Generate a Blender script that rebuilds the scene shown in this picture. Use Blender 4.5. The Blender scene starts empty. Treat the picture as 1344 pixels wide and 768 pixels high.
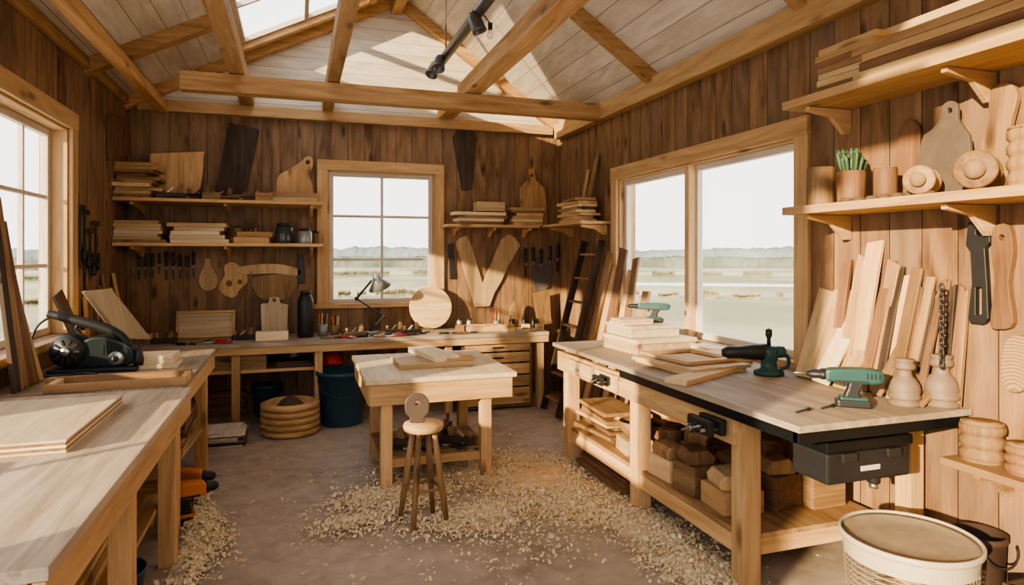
import bpy, bmesh, math, random
from mathutils import Vector, Matrix, Euler
from mathutils import noise as NZ
random.seed(11)
R=random.uniform
rad=math.radians
# ------------------------------------------------------------ camera model
F=850.0; YAW=rad(18.35); H=1.65
C=math.cos(YAW); S=math.sin(YAW)
YB=7.3; XR=3.02; XL=-1.6; ZE=3.21; RX=1.05; RZ=4.55; Y0=0.3; YF=-.6
def _r(u,v):
    t=(u-672)/F; return (C*t+S, C-S*t, (335-v)/F)
def onY(u,v,Y):
    a,b,w=_r(u,v); d=Y/b; return Vector((a*d,Y,H+w*d))
def onX(u,v,X):
    a,b,w=_r(u,v); d=X/a; return Vector((X,b*d,H+w*d))
def onZ(u,v,Z):
    a,b,w=_r(u,v); d=(Z-H)/w; return Vector((a*d,b*d,Z))
cam_d=bpy.data.cameras.new("camera"); cam=bpy.data.objects.new("camera",cam_d)
bpy.context.scene.collection.objects.link(cam)
cam.location=(0,0,H); cam.rotation_euler=(rad(90),0,-YAW)
cam_d.sensor_width=36; cam_d.lens=F/1344*36; cam_d.shift_y=-49/1344; cam_d.clip_end=2000; cam_d.clip_start=.05
bpy.context.scene.camera=cam

# ------------------------------------------------------------ materials
def newmat(name):
    m=bpy.data.materials.new(name); m.use_nodes=True; nt=m.node_tree
    return m,nt,nt.nodes["Principled BSDF"]
def mathn(nt,op,a,b=None):
    n=nt.nodes.new("ShaderNodeMath"); n.operation=op
    for i,x in enumerate((a,b)):
        if x is None: continue
        if isinstance(x,(int,float)): n.inputs[i].default_value=x
        else: nt.links.new(x,n.inputs[i])
    return n.outputs[0]
TONE={
 'wall':((.115,.058,.028),(.375,.225,.118)),
 'trim':((.45,.265,.115),(.69,.455,.235)),
 'beam':((.34,.18,.072),(.60,.37,.175)),
 'pine':((.47,.305,.145),(.72,.52,.29)),
 'ply':((.58,.44,.26),(.80,.65,.45)),
 'mid':((.18,.10,.045),(.40,.245,.12)),
 'red':((.13,.064,.032),(.29,.155,.078)),
 'dark':((.03,.02,.014),(.10,.065,.042)),
 'bench':((.30,.225,.155),(.54,.44,.325)),
 'white':((.50,.44,.35),(.76,.69,.58)),
 'sash':((.52,.44,.35),(.70,.62,.52)),
}
_wc={}
def W(tone,axis=0,plank=None,pax=0,rough=.62):
    key=(tone,axis,plank,pax)
    if key in _wc: return _wc[key]
    dk,lt=TONE[tone]
    m,nt,bs=newmat("wood_%s"%tone); L=nt.links.new
    tc=nt.nodes.new("ShaderNodeTexCoord"); oi=nt.nodes.new("ShaderNodeObjectInfo")
    off=nt.nodes.new("ShaderNodeVectorMath"); off.operation='ADD'
    L(tc.outputs['Object'],off.inputs[0])
    comb=nt.nodes.new("ShaderNodeCombineXYZ")
    r=mathn(nt,'MULTIPLY',oi.outputs['Random'],31.0)
    for i in range(3): L(r,comb.inputs[i])
    L(comb.outputs[0],off.inputs[1])
    src=off.outputs[0]; tone_v=None
    if plank:
        sp=nt.nodes.new("ShaderNodeSeparateXYZ"); L(tc.outputs['Object'],sp.inputs[0])
        q=mathn(nt,'DIVIDE',sp.outputs[pax],plank)
        fl=mathn(nt,'FLOOR',q); fr=mathn(nt,'FRACT',q)
        wn=nt.nodes.new("ShaderNodeTexWhiteNoise"); wn.noise_dimensions='1D'; L(fl,wn.inputs['W'])
        tone_v=wn.outputs['Value']
        cb2=nt.nodes.new("ShaderNodeCombineXYZ"); m5=mathn(nt,'MULTIPLY',tone_v,17.0)
        for i in range(3): L(m5,cb2.inputs[i])
        o2=nt.nodes.new("ShaderNodeVectorMath"); o2.operation='ADD'; L(src,o2.inputs[0]); L(cb2.outputs[0],o2.inputs[1]); src=o2.outputs[0]
        seam=mathn(nt,'LESS_THAN',fr,0.03)
    def noise(al,ac,detail,dist):
        mp=nt.nodes.new("ShaderNodeMapping"); sc=[ac]*3; sc[axis]=al
        mp.inputs['Scale'].default_value=sc; L(src,mp.inputs['Vector'])
        n=nt.nodes.new("ShaderNodeTexNoise"); n.inputs['Scale'].default_value=1; n.inputs['Detail'].default_value=detail
        n.inputs['Distortion'].default_value=dist; L(mp.outputs[0],n.inputs['Vector']); return n.outputs[0]
    if plank:
        n1=noise(1.6,8,7,1.0); n2=noise(5,70,3,.3)
        v=mathn(nt,'ADD',mathn(nt,'MULTIPLY',n1,.66),mathn(nt,'MULTIPLY',n2,.22))
        v=mathn(nt,'ADD',v,mathn(nt,'MULTIPLY',tone_v,.12))
    else:
        n1=noise(1.1,11,5,1.6); n2=noise(4,95,3,.4)
        v=mathn(nt,'ADD',mathn(nt,'MULTIPLY',n1,.72),mathn(nt,'MULTIPLY',n2,.28))
    cr=nt.nodes.new("ShaderNodeValToRGB"); L(v,cr.inputs[0])
    cr.color_ramp.elements[0].position=.33; cr.color_ramp.elements[0].color=(*dk,1)
    cr.color_ramp.elements[1].position=.66; cr.color_ramp.elements[1].color=(*lt,1)
    col=cr.outputs[0]
    if tone in('wall','bench'):
        n3=noise(.9,1.6,5,.5)
        k=nt.nodes.new("ShaderNodeMapRange"); L(n3,k.inputs[0]); k.inputs[1].default_value=.44; k.inputs[2].default_value=.68; k.inputs[3].default_value=0; k.inputs[4].default_value=.5
        mx=nt.nodes.new("ShaderNodeMixRGB"); L(k.outputs[0],mx.inputs[0]); L(col,mx.inputs[1]); mx.inputs[2].default_value=(.18,.13,.09,1) if tone=='wall' else (.24,.195,.15,1); col=mx.outputs[0]
    if tone in('wall','mid','pine','trim','beam'):
        mp=nt.nodes.new("ShaderNodeMapping"); sc=[5.5]*3; sc[axis]=1.9; mp.inputs['Scale'].default_value=sc; L(src,mp.inputs['Vector'])
        vo=nt.nodes.new("ShaderNodeTexVoronoi"); vo.inputs['Scale'].default_value=1; L(mp.outputs[0],vo.inputs['Vector'])
        k=nt.nodes.new("ShaderNodeMapRange"); L(vo.outputs['Distance'],k.inputs[0]); k.inputs[1].default_value=.06; k.inputs[2].default_value=.18; k.inputs[3].default_value=.8; k.inputs[4].default_value=0
        mx=nt.nodes.new("ShaderNodeMixRGB"); L(k.outputs[0],mx.inputs[0]); L(col,mx.inputs[1]); mx.inputs[2].default_value=(dk[0]*.4,dk[1]*.35,dk[2]*.35,1); col=mx.outputs[0]
    if plank:
        mx=nt.nodes.new("ShaderNodeMixRGB"); L(seam,mx.inputs[0]); L(col,mx.inputs[1]); mx.inputs[2].default_value=(dk[0]*.4,dk[1]*.4,dk[2]*.4,1); col=mx.outputs[0]
    hs=nt.nodes.new("ShaderNodeHueSaturation"); L(col,hs.inputs['Color'])
    if not plank:
        L(mathn(nt,'ADD',mathn(nt,'MULTIPLY',oi.outputs['Random'],.42),.76),hs.inputs['Value'])
    L(hs.outputs[0],bs.inputs['Base Color']); bs.inputs['Roughness'].default_value=rough
    bs.inputs['Specular IOR Level'].default_value=.35
    bp=nt.nodes.new("ShaderNodeBump"); bp.inputs['Strength'].default_value=.25; bp.inputs['Distance'].default_value=.004
    L(v if not plank else mathn(nt,'SUBTRACT',v,seam),bp.inputs['Height']); L(bp.outputs[0],bs.inputs['Normal'])
    _wc[key]=m; return m
_pc={}
def P(name,col,rough=.5,metal=0.,var=.12):
    if name in _pc: return _pc[name]
    m,nt,bs=newmat(name); L=nt.links.new
    tc=nt.nodes.new("ShaderNodeTexCoord"); n=nt.nodes.new("ShaderNodeTexNoise"); n.inputs['Scale'].default_value=14; n.inputs['Detail'].default_value=4
    L(tc.outputs['Object'],n.inputs['Vector'])
    mx=nt.nodes.new("ShaderNodeMixRGB"); L(n.outputs[0],mx.inputs[0])
    mx.inputs[1].default_value=tuple(x*(1-var) for x in col)+(1,); mx.inputs[2].default_value=tuple(min(1,x*(1+var)) for x in col)+(1,)
    L(mx.outputs[0],bs.inputs['Base Color']); bs.inputs['Roughness'].default_value=rough; bs.inputs['Metallic'].default_value=metal
    _pc[name]=m; return m
BLACK=P("black_plastic",(.018,.018,.02),.45)
IRON=P("blackened_iron",(.05,.048,.047),.45,.6)
STEEL=P("brushed_steel",(.42,.41,.40),.32,.9)
TEAL=P("teal_plastic",(.016,.075,.07),.45)
TEALD=P("dark_teal_metal",(.015,.026,.030),.38,.2)
EDGE=P("near_black_metal",(.010,.012,.013),.4,.3)
BLUE=P("blue_plastic",(.025,.07,.10),.45)
RED=P("red_plastic",(.45,.03,.02),.4)
ORANGE=P("orange_plastic",(.62,.20,.02),.4)
CREAM=P("cream_plastic",(.53,.45,.33),.5)
CREAM2=P("dusty_cream_plastic",(.38,.30,.20),.7,0,.3)
GREEN=P("succulent_green",(.05,.09,.045),.5,0,.4)
PAPER=P("paper",(.6,.56,.5),.8)
SAWD=P("sawdust",(.76,.56,.35),.9,0,.3)
SHAV=P("wood_shavings",(.88,.69,.46),.8,0,.25)
RUB=P("grey_cloth",(.13,.11,.10),.9,0,.3)
BARK=P("bark",(.13,.08,.05),.9,0,.5)
ENAMEL=P("grey_enamel",(.30,.31,.30),.35,.3)
PIPE=P("grey_pipe",(.13,.13,.125),.4,.5)
GBW=P("grey_brown_wood",(.20,.14,.095),.6,0,.35)
def endgrain():
    m,nt,bs=newmat("end_grain"); L=nt.links.new
    tc=nt.nodes.new("ShaderNodeTexCoord"); w=nt.nodes.new("ShaderNodeTexWave"); w.wave_type='RINGS'; w.rings_direction='SPHERICAL'
    w.inputs['Scale'].default_value=22; w.inputs['Distortion'].default_value=1.5; L(tc.outputs['Object'],w.inputs[0])
    cr=nt.nodes.new("ShaderNodeValToRGB"); L(w.outputs[1],cr.inputs[0]); cr.color_ramp.elements[0].color=(.24,.14,.07,1); cr.color_ramp.elements[1].color=(.42,.28,.15,1)
    L(cr.outputs[0],bs.inputs['Base Color']); bs.inputs['Roughness'].default_value=.7; return m
ENDG=endgrain()
def floor_mat():
    m,nt,bs=newmat("worn_concrete"); L=nt.links.new
    tc=nt.nodes.new("ShaderNodeTexCoord")
    def nz(s,d):
        n=nt.nodes.new("ShaderNodeTexNoise"); n.inputs['Scale'].default_value=s; n.inputs['Detail'].default_value=d; n.inputs['Distortion'].default_value=.5; L(tc.outputs['Object'],n.inputs['Vector']); return n.outputs[0]
    v=mathn(nt,'ADD',mathn(nt,'MULTIPLY',nz(.8,5),.55),mathn(nt,'MULTIPLY',nz(9,9),.45))
    cr=nt.nodes.new("ShaderNodeValToRGB"); L(v,cr.inputs[0]); e=cr.color_ramp.elements
    e[0].position=.34; e[0].color=(.30,.24,.18,1); e[1].position=.66; e[1].color=(.57,.485,.395,1)
    x=e.new(.5); x.color=(.445,.37,.295,1)
    L(cr.outputs[0],bs.inputs['Base Color'])
    mr=nt.nodes.new("ShaderNodeMapRange"); L(nz(3,4),mr.inputs[0]); mr.inputs[3].default_value=.4; mr.inputs[4].default_value=.75; L(mr.outputs[0],bs.inputs['Roughness'])
    bp=nt.nodes.new("ShaderNodeBump"); bp.inputs['Strength'].default_value=.25; bp.inputs['Distance'].default_value=.01; L(v,bp.inputs['Height']); L(bp.outputs[0],bs.inputs['Normal'])
    return m
def glass_mat(name,fac,col=(1,1,1)):
    m=bpy.data.materials.new(name); m.use_nodes=True; nt=m.node_tree; nt.nodes.clear()
    o=nt.nodes.new("ShaderNodeOutputMaterial"); t=nt.nodes.new("ShaderNodeBsdfTransparent"); g=nt.nodes.new("ShaderNodeBsdfGlossy"); mx=nt.nodes.new("ShaderNodeMixShader")
    t.inputs[0].default_value=(*col,1); g.inputs['Roughness'].default_value=.05; mx.inputs[0].default_value=fac
    nt.links.new(t.outputs[0],mx.inputs[1]); nt.links.new(g.outputs[0],mx.inputs[2]); nt.links.new(mx.outputs[0],o.inputs[0]); return m
GLASS=glass_mat("window_glass",.04)
def leafy(name,a,b,sc):
    m,nt,bs=newmat(name); L=nt.links.new
    tc=nt.nodes.new("ShaderNodeTexCoord"); n=nt.nodes.new("ShaderNodeTexNoise"); n.inputs['Scale'].default_value=sc; n.inputs['Detail'].default_value=8
    L(tc.outputs['Object'],n.inputs['Vector']); cr=nt.nodes.new("ShaderNodeValToRGB"); L(n.outputs[0],cr.inputs[0])
    cr.color_ramp.elements[0].position=.38; cr.color_ramp.elements[0].color=(*a,1); cr.color_ramp.elements[1].position=.62; cr.color_ramp.elements[1].color=(*b,1)
    L(cr.outputs[0],bs.inputs['Base Color']); bs.inputs['Roughness'].default_value=.95; bs.inputs['Specular IOR Level'].default_value=0; return m

# ------------------------------------------------------------ mesh builder
def props(o,label=None,cat=None,group=None,kind=None):
    if label: o["label"]=label
    if cat: o["category"]=cat
    if group: o["group"]=group
    if kind: o["kind"]=kind
def rotm(r): return Euler(r,'XYZ').to_matrix().to_4x4()
class M:
    def __init__(s): s.bm=bmesh.new(); s.mats=[]
    def _add(s,b,mat,T,smooth=False):
        if mat not in s.mats: s.mats.append(mat)
        i=s.mats.index(mat)
        bmesh.ops.recalc_face_normals(b,faces=b.faces)
        vm={v:s.bm.verts.new(T@v.co) for v in b.verts}
        for f in b.faces:
            try: nf=s.bm.faces.new([vm[v] for v in f.verts])
            except ValueError: continue
            nf.material_index=i; nf.smooth=smooth
        b.free(); return s
    def box(s,size,loc,mat,rot=(0,0,0),bev=0.,taper=1.):
        b=bmesh.new(); bmesh.ops.create_cube(b,size=1)
        for v in b.verts:
            k=taper if v.co.z>0 else 1
            v.co=Vector((v.co.x*size[0]*k,v.co.y*size[1]*k,v.co.z*size[2]))
        if bev>0: bmesh.ops.bevel(b,geom=list(b.edges),offset=min(bev,min(size)*.4),segments=2,profile=.6,affect='EDGES')
        return s._add(b,mat,Matrix.Translation(loc)@rotm(rot))
    def lathe(s,prof,mat,loc=(0,0,0),rot=(0,0,0),seg=24):
        b=bmesh.new(); rings=[]
        for r,z in prof:
            if r<1e-5: rings.append([b.verts.new((0,0,z))])
            else: rings.append([b.verts.new((r*math.cos(2*math.pi*k/seg),r*math.sin(2*math.pi*k/seg),z)) for k in range(seg)])
        for A,B in zip(rings,rings[1:]):
            for k in range(seg):
                j=(k+1)%seg
                if len(A)==1 and len(B)==1: continue
                if len(A)==1: b.faces.new((A[0],B[k],B[j]))
                elif len(B)==1: b.faces.new((A[k],A[j],B[0]))
                else: b.faces.new((A[k],A[j],B[j],B[k]))
        for ring,p in ((rings[0],prof[0]),(rings[-1],prof[-1])):
            if len(ring)>1 and not (len(prof)>3 and prof[0]==prof[-1]): 
                try: b.faces.new(ring)
                except ValueError: pass
        return s._add(b,mat,Matrix.Translation(loc)@rotm(rot),True)
    def cyl(s,r,h,loc,mat,rot=(0,0,0),r2=None,seg=20,bev=.1):
        r2=r if r2 is None else r2; e=min(r,r2,h)*bev
        return s.lathe([(0,-h/2),(r-e,-h/2),(r,-h/2+e),(r2,h/2-e),(r2-e,h/2),(0,h/2)],mat,loc,rot,seg)
    def prism(s,out,t,mat,loc=(0,0,0),rot=(0,0,0),bev=0.,holes=(),bs=1):
        b=bmesh.new()
        if holes:
            es=[]
            for lp in [out]+list(holes):
                vs=[b.verts.new((p[0],p[1],0)) for p in lp]
                es+=[b.edges.new((vs[i],vs[(i+1)%len(vs)])) for i in range(len(vs))]
            bmesh.ops.triangle_fill(b,use_beauty=True,edges=es)
        else:
            b.faces.new([b.verts.new((p[0],p[1],0)) for p in out])
        g=bmesh.ops.extrude_face_region(b,geom=list(b.faces))
        bmesh.ops.translate(b,vec=(0,0,t),verts=[v for v in g['geom'] if isinstance(v,bmesh.types.BMVert)])
        bmesh.ops.recalc_face_normals(b,faces=b.faces)
        if bev>0:
            ed=[e for e in b.edges if len(e.link_faces)==2 and e.calc_face_angle(0)>.9]
            bmesh.ops.bevel(b,geom=ed,offset=bev,segments=bs,profile=.6,affect='EDGES')
        return s._add(b,mat,Matrix.Translation(loc)@rotm(rot))
    def tube(s,pts,r,mat,seg=8,close=False):
        pts=[Vector(p) for p in pts]; n=len(pts); b=bmesh.new(); rings=[]; up=None
        for i,p in enumerate(pts):
            a=pts[(i-1)%n] if (i>0 or close) else p; c=pts[(i+1)%n] if (i<n-1 or close) else p
            d=(c-a).normalized()
            if up is None: up=Vector((0,0,1)) if abs(d.z)<.9 else Vector((1,0,0))
            x=d.cross(up).normalized(); up=x.cross(d).normalized()
            rr=r[i] if isinstance(r,(list,tuple)) else r
            rings.append([b.verts.new(p+(x*math.cos(2*math.pi*k/seg)+up*math.sin(2*math.pi*k/seg))*rr) for k in range(seg)])
        for i in range(n if close else n-1):
            A=rings[i];B=rings[(i+1)%n]
            for k in range(seg): b.faces.new((A[k],A[(k+1)%seg],B[(k+1)%seg],B[k]))
        if not close: b.faces.new(rings[0]); b.faces.new(rings[-1])
        return s._add(b,mat,Matrix.Identity(4),True)
    def make(s,name,parent=None,loc=(0,0,0),rot=(0,0,0),label=None,cat=None,group=None,kind=None):
        for e in s.bm.edges:
            if len(e.link_faces)==2 and e.calc_face_angle(0)>.6: e.smooth=False
        me=bpy.data.meshes.new(name); s.bm.to_mesh(me); s.bm.free()
        for m in s.mats: me.materials.append(m)
        o=bpy.data.objects.new(name,me); bpy.context.scene.collection.objects.link(o)
        o.location=loc; o.rotation_euler=rot
        if parent: o.parent=parent
        props(o,label,cat,group,kind); return o
def spl(pts,n=5):
    pts=[Vector(p) for p in pts]; o=[]
    for i in range(len(pts)-1):
        p0=pts[max(0,i-1)];p1=pts[i];p2=pts[i+1];p3=pts[min(len(pts)-1,i+2)]
        for q in range(n):
            t=q/n; o.append(.5*((2*p1)+(p2-p0)*t+(2*p0-5*p1+4*p2-p3)*t*t+(3*p1-p0-3*p2+p3)*t**3))
    o.append(pts[-1]); return o
def thing(name,label,cat,loc=(0,0,0),rot=(0,0,0),group=None,kind=None,sc=1):
    e=bpy.data.objects.new(name,None); e.empty_display_size=.1
    bpy.context.scene.collection.objects.link(e); e.location=loc; e.rotation_euler=rot
    e.scale=(sc,)*3 if isinstance(sc,(int,float)) else sc
    props(e,label,cat,group,kind); return e
def lax(size): return max(range(3),key=lambda i:size[i])
def board(name,size,loc,tone,rot=(0,0,0),label=None,cat="board",group=None,bev=.003,parent=None,kind=None):
    return M().box(size,(0,0,0),W(tone,lax(size)),bev=bev).make(name,parent,loc,rot,label,cat if not parent else None,group,kind)
def smooth(pts,n=6):
    o=[];k=len(pts)
    for i in range(k):
        p0,p1,p2,p3=[Vector(pts[(i+j)%k]).to_2d() for j in(-1,0,1,2)]
        for q in range(n):
            t=q/n; v=.5*((2*p1)+(p2-p0)*t+(2*p0-5*p1+4*p2-p3)*t*t+(3*p1-p0-3*p2+p3)*t**3); o.append((v.x,v.y))
    return o
def circ(cx,cy,r,n=20,ry=None): 
    ry=ry or r; return [(cx+r*math.cos(2*math.pi*i/n),cy+ry*math.sin(2*math.pi*i/n)) for i in range(n)]
RZW={'back':0,'right':-rad(90),'left':rad(90)}
def wproj(wall,u,v,off):
    if wall=='back': p=onY(u,v,YB-off); return p.x,p.z
    if wall=='right': p=onX(u,v,XR-off); return -p.y,p.z
    p=onX(u,v,XL+off); return p.y,p.z
def wloc(wall,al,off,z):
    if wall=='back': return (al,YB-off,z)
    if wall=='right': return (XR-off,-al,z)
    return (XL+off,al,z)
def flat(wall,pts,off,t,tone,name,label,cat,lean=0,sm=0,z0=None,holes=(),group=None,axis=1,mat=None,bev=.003):
    if sm: pts=smooth(pts,sm)
    q=[wproj(wall,u,v,off+lean*.5) for u,v in pts]
    hq=[[wproj(wall,u,v,off+lean*.5) for u,v in h] for h in holes]
    al=(min(p[0] for p in q)+max(p[0] for p in q))/2; zb=min(p[1] for p in q)
    o=[(p[0]-al,p[1]-zb) for p in q]; ho=[[(p[0]-al,p[1]-zb) for p in h] for h in hq]
    L=max(p[1] for p in o); ang=math.asin(min(.9,lean/L)) if lean else 0
    return M().prism(o,t,mat or W(tone,axis),bev=bev,holes=ho).make(name,None,wloc(wall,al,off+lean,zb if z0 is None else z0),(rad(90)-ang,0,RZW[wall]),label,cat,group)
def leanboard(wall,al,off,z0,w,L,t,tone,label,group=None,name="lumber_board",roll=0.,skew=0.,cat="board"):
    o=[(-w/2,0),(w/2,0),(w/2,L+skew),(-w/2,L)]
    c_,s_=math.cos(roll),math.sin(roll); o=[(x*c_-y*s_,x*s_+y*c_) for x,y in o]; mn=min(p[1] for p in o); o=[(x,y-mn) for x,y in o]
    hh=max(p[1] for p in o); ang=math.asin(off/hh)
    return M().prism(o,t,W(tone,1),bev=.003).make(name,None,wloc(wall,al,off+.005,z0),(rad(90)-ang,0,RZW[wall]),label,cat,group)
def stack(cx,cy,z0,sx,sy,n,th,tones,label,group,rz=0,jit=.012,name="wood_board",cut=.9,rj=.05):
    z=z0
    for i in range(n):
        a=sx*R(cut,1); b=sy*R(cut,1); t=th*R(.85,1.0)
        board(name,(a,b,t-.001),(cx+R(-jit,jit),cy+R(-jit,jit),z+t/2),random.choice(tones),(0,0,rz+R(-rj,rj)),label,"board",group,.0025)
        z+=t
    return z
def stackp(wall,u0,u1,z0,vtop,off,depth,n,tones,label,group,**k):
    a=wproj(wall,u0,vtop,off); b=wproj(wall,u1,vtop,off)
    w=b[0]-a[0]; al=(a[0]+b[0])/2; ht=(a[1]+b[1])/2-z0
    x,y,_=wloc(wall,al,off-depth/2,0)
    sx,sy=(w,depth) if wall=='back' else (depth,w)
    return stack(x,y,z0,sx,sy,n,ht/n,tones,label,group,**k)

# ------------------------------------------------------------ room shell
FL=floor_mat()
TW=.18
M().box((XR-XL+2*TW,YB-YF+TW,.2),((XR+XL)/2,(YB+YF+TW)/2,-.1),FL).make("floor",kind="structure",label="worn grey-beige concrete workshop floor")
wallX=W('wall',2,.175,0); wallY=W('wall',2,.19,1)
bw0=onY(430,222,YB); bw1=onY(570,396,YB); BX0,BX1,BZ1,BZ0=bw0.x,bw1.x,onY(500,226,YB).z,onY(500,397,YB).z
m=M()
x0,x1=XL-TW,XR+TW; yc=YB+TW/2
m.box((BX0-x0,TW,ZE),((x0+BX0)/2,yc,ZE/2),wallX).box((x1-BX1,TW,ZE),((x1+BX1)/2,yc,ZE/2),wallX)
m.box((BX1-BX0,TW,BZ0),((BX0+BX1)/2,yc,BZ0/2),wallX).box((BX1-BX0,TW,ZE-BZ1),((BX0+BX1)/2,yc,(ZE+BZ1)/2),wallX)
m.make("wall_back",kind="structure",label="vertical brown plank wall")
M().prism([(XL-TW,ZE),(XR+TW,ZE),(RX,RZ+.08)],TW,W('white',0,.13,2),loc=(0,YB+TW,0),rot=(rad(90),0,0)).make("wall_gable",kind="structure",label="whitewashed horizontal board gable")
def sidewall(name,X,ys,ops,sgn):
    m=M(); xc=X+sgn*TW/2; y=ys
    for y0,y1,z0,z1 in ops:
        m.box((TW,y0-y,ZE),(xc,(y0+y)/2,ZE/2),wallY)
        m.box((TW,y1-y0,z0),(xc,(y0+y1)/2,z0/2),wallY).box((TW,y1-y0,ZE-z1),(xc,(y0+y1)/2,(ZE+z1)/2),wallY)
        y=y1
    m.box((TW,YB-y,ZE),(xc,(YB+y)/2,ZE/2),wallY)
    m.make(name,kind="structure",label="vertical brown plank wall")
RY0,RY1,RZ0,RZ1=3.34,5.75,.98,2.40
LY0,LY1,LZ0,LZ1=3.7,5.55,1.08,2.58
sidewall("wall_right",XR,YF,[(RY0,RY1,RZ0,RZ1)],1); sidewall("wall_left",XL,Y0,[(1.3,3.15,1.0,LZ1),(LY0,LY1,LZ0,LZ1)],-1)  # nearer left opening added out of view to let sun in
FXD=.35
m=M(); m.prism([(FXD,0),(XR+TW,0),(XR+TW,ZE),(RX,RZ),(FXD,ZE+(FXD-XL)*(RZ-ZE)/(RX-XL))],TW,wallX,loc=(0,YF,0),rot=(rad(90),0,0)); m.make("fill_block_wall",kind="structure",label="vertical brown plank wall added out of view to cut fill light")  # added unseen wall: cuts flat fill, gap on its left passes the sun
ml=(RZ-ZE)/(RX-XL); mr=(RZ-ZE)/(XR-RX)
cw=W('white',1,.17,0)
def slab(m,xa,xb,ya,yb,left,mat,th=.07,off=0.):
    f=(lambda x: ZE+(x-XL)*ml) if left else (lambda x: RZ-(x-RX)*mr)
    m.prism([(xa,f(xa)+off),(xb,f(xb)+off),(xb,f(xb)+off+th),(xa,f(xa)+off+th)],yb-ya,mat,loc=(0,yb,0),rot=(rad(90),0,0))
SKX0,SKX1,SKY0,SKY1=-.56,.74,5.0,7.02
m=M(); 
slab(m,XL-.2,SKX0,Y0,YB,True,cw); slab(m,SKX1,RX,Y0,YB,True,cw); slab(m,SKX0,SKX1,Y0,SKY0,True,cw); slab(m,SKX0,SKX1,SKY1,YB,True,cw)
slab(m,RX,XR+.2,YF-.1,YB,False,cw); m.make("ceiling",kind="structure",label="whitewashed board vaulted ceiling")
e=thing("window_3","pine framed roof skylight with slim glazing bars","window",kind="structure")
m=M(); tb=W('trim',1)
for a,b in((SKX0-.07,SKX0+.03),(SKX1-.03,SKX1+.07)): slab(m,a,b,SKY0-.06,SKY1+.06,True,tb,.12,-.06)
tx=W('trim',0)
for a,b in((SKY0-.06,SKY0+.03),(SKY1-.03,SKY1+.06)): slab(m,SKX0,SKX1,a,b,True,tx,.12,-.06)
m.make("frame",e)
m=M(); SM=W('sash',0)
for a,b in((SKY0+.03,SKY0+.07),(SKY1-.08,SKY1-.03),(6.0,6.035)): slab(m,SKX0+.03,SKX1-.03,a,b,True,SM,.05,.0)
for a in(SKX0+.03,SKX1-.08,.07): slab(m,a,a+.04,SKY0+.03,SKY1-.03,True,SM,.045,.002)
m.make("glazing_bar",e)
m=M(); slab(m,SKX0+.03,SKX1-.03,SKY0+.03,SKY1-.03,True,GLASS,.006,.055); m.make("glass_pane",e)
def beam(name,lab,size,loc,tone='beam',rot=(0,0,0)):
    return board(name,size,loc,tone,rot,lab,"roof beam",bev=.008,kind="structure")
LB="warm brown timber running lengthwise under the roof"
TZ=3.11
for X,w,z,h in((-1.28,.09,3.13,.10),(-.49,.13,3.27,.15),(.31,.11,3.27,.15),(1.60,.17,3.27,.15)):
    beam("trim_1",LB,(w,YB-Y0-.01,h),(X,(YB+Y0)/2,z))
beam("trim_2","long warm timber tie beam crossing the room",(XR+.93,.14,.155),((XR-.93)/2,6.03,TZ))
beam("trim_3","ridge beam at the roof peak",(.12,YB-Y0,.18),(RX,(YB+Y0)/2,RZ-.12))
def rafter(y,left,w=.1,h=.12):
    m=M(); 
    if left: slab(m,XL,RX-.06,y-w/2,y+w/2,True,W('beam',0),h-.002,-h)
    else: slab(m,RX+.06,XR,y-w/2,y+w/2,False,W('beam',0),h-.002,-h)
    m.make("trim_4",kind="structure",label="warm brown sloping roof rafter")
for y in(7.24,4.1,2.4): rafter(y,True)
m=M(); slab(m,XL,SKX0-.07,5.92,6.04,True,W('beam',0),.118,-.12); m.make("trim_4",kind="structure",label="warm brown sloping roof rafter")
for y in(7.24,5.0,3.2,1.6): rafter(y,False)
beam("trim_5","slim timber wall plate along the eaves",(.04,YB-Y0-.1,.09),(XL+.02,(YB+Y0)/2-.05,ZE-.045),'beam')
beam("trim_5","pale timber wall plate along the eaves",(.1,YB-YF-.1,.17),(XR-.05,(YB+YF)/2-.05,ZE-.09),'trim')
beam("trim_6","pale timber plate on top of the plank wall",(XR-XL-.2,.07,.11),((XR+XL)/2,YB-.035,ZE-.06),'trim')

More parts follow.
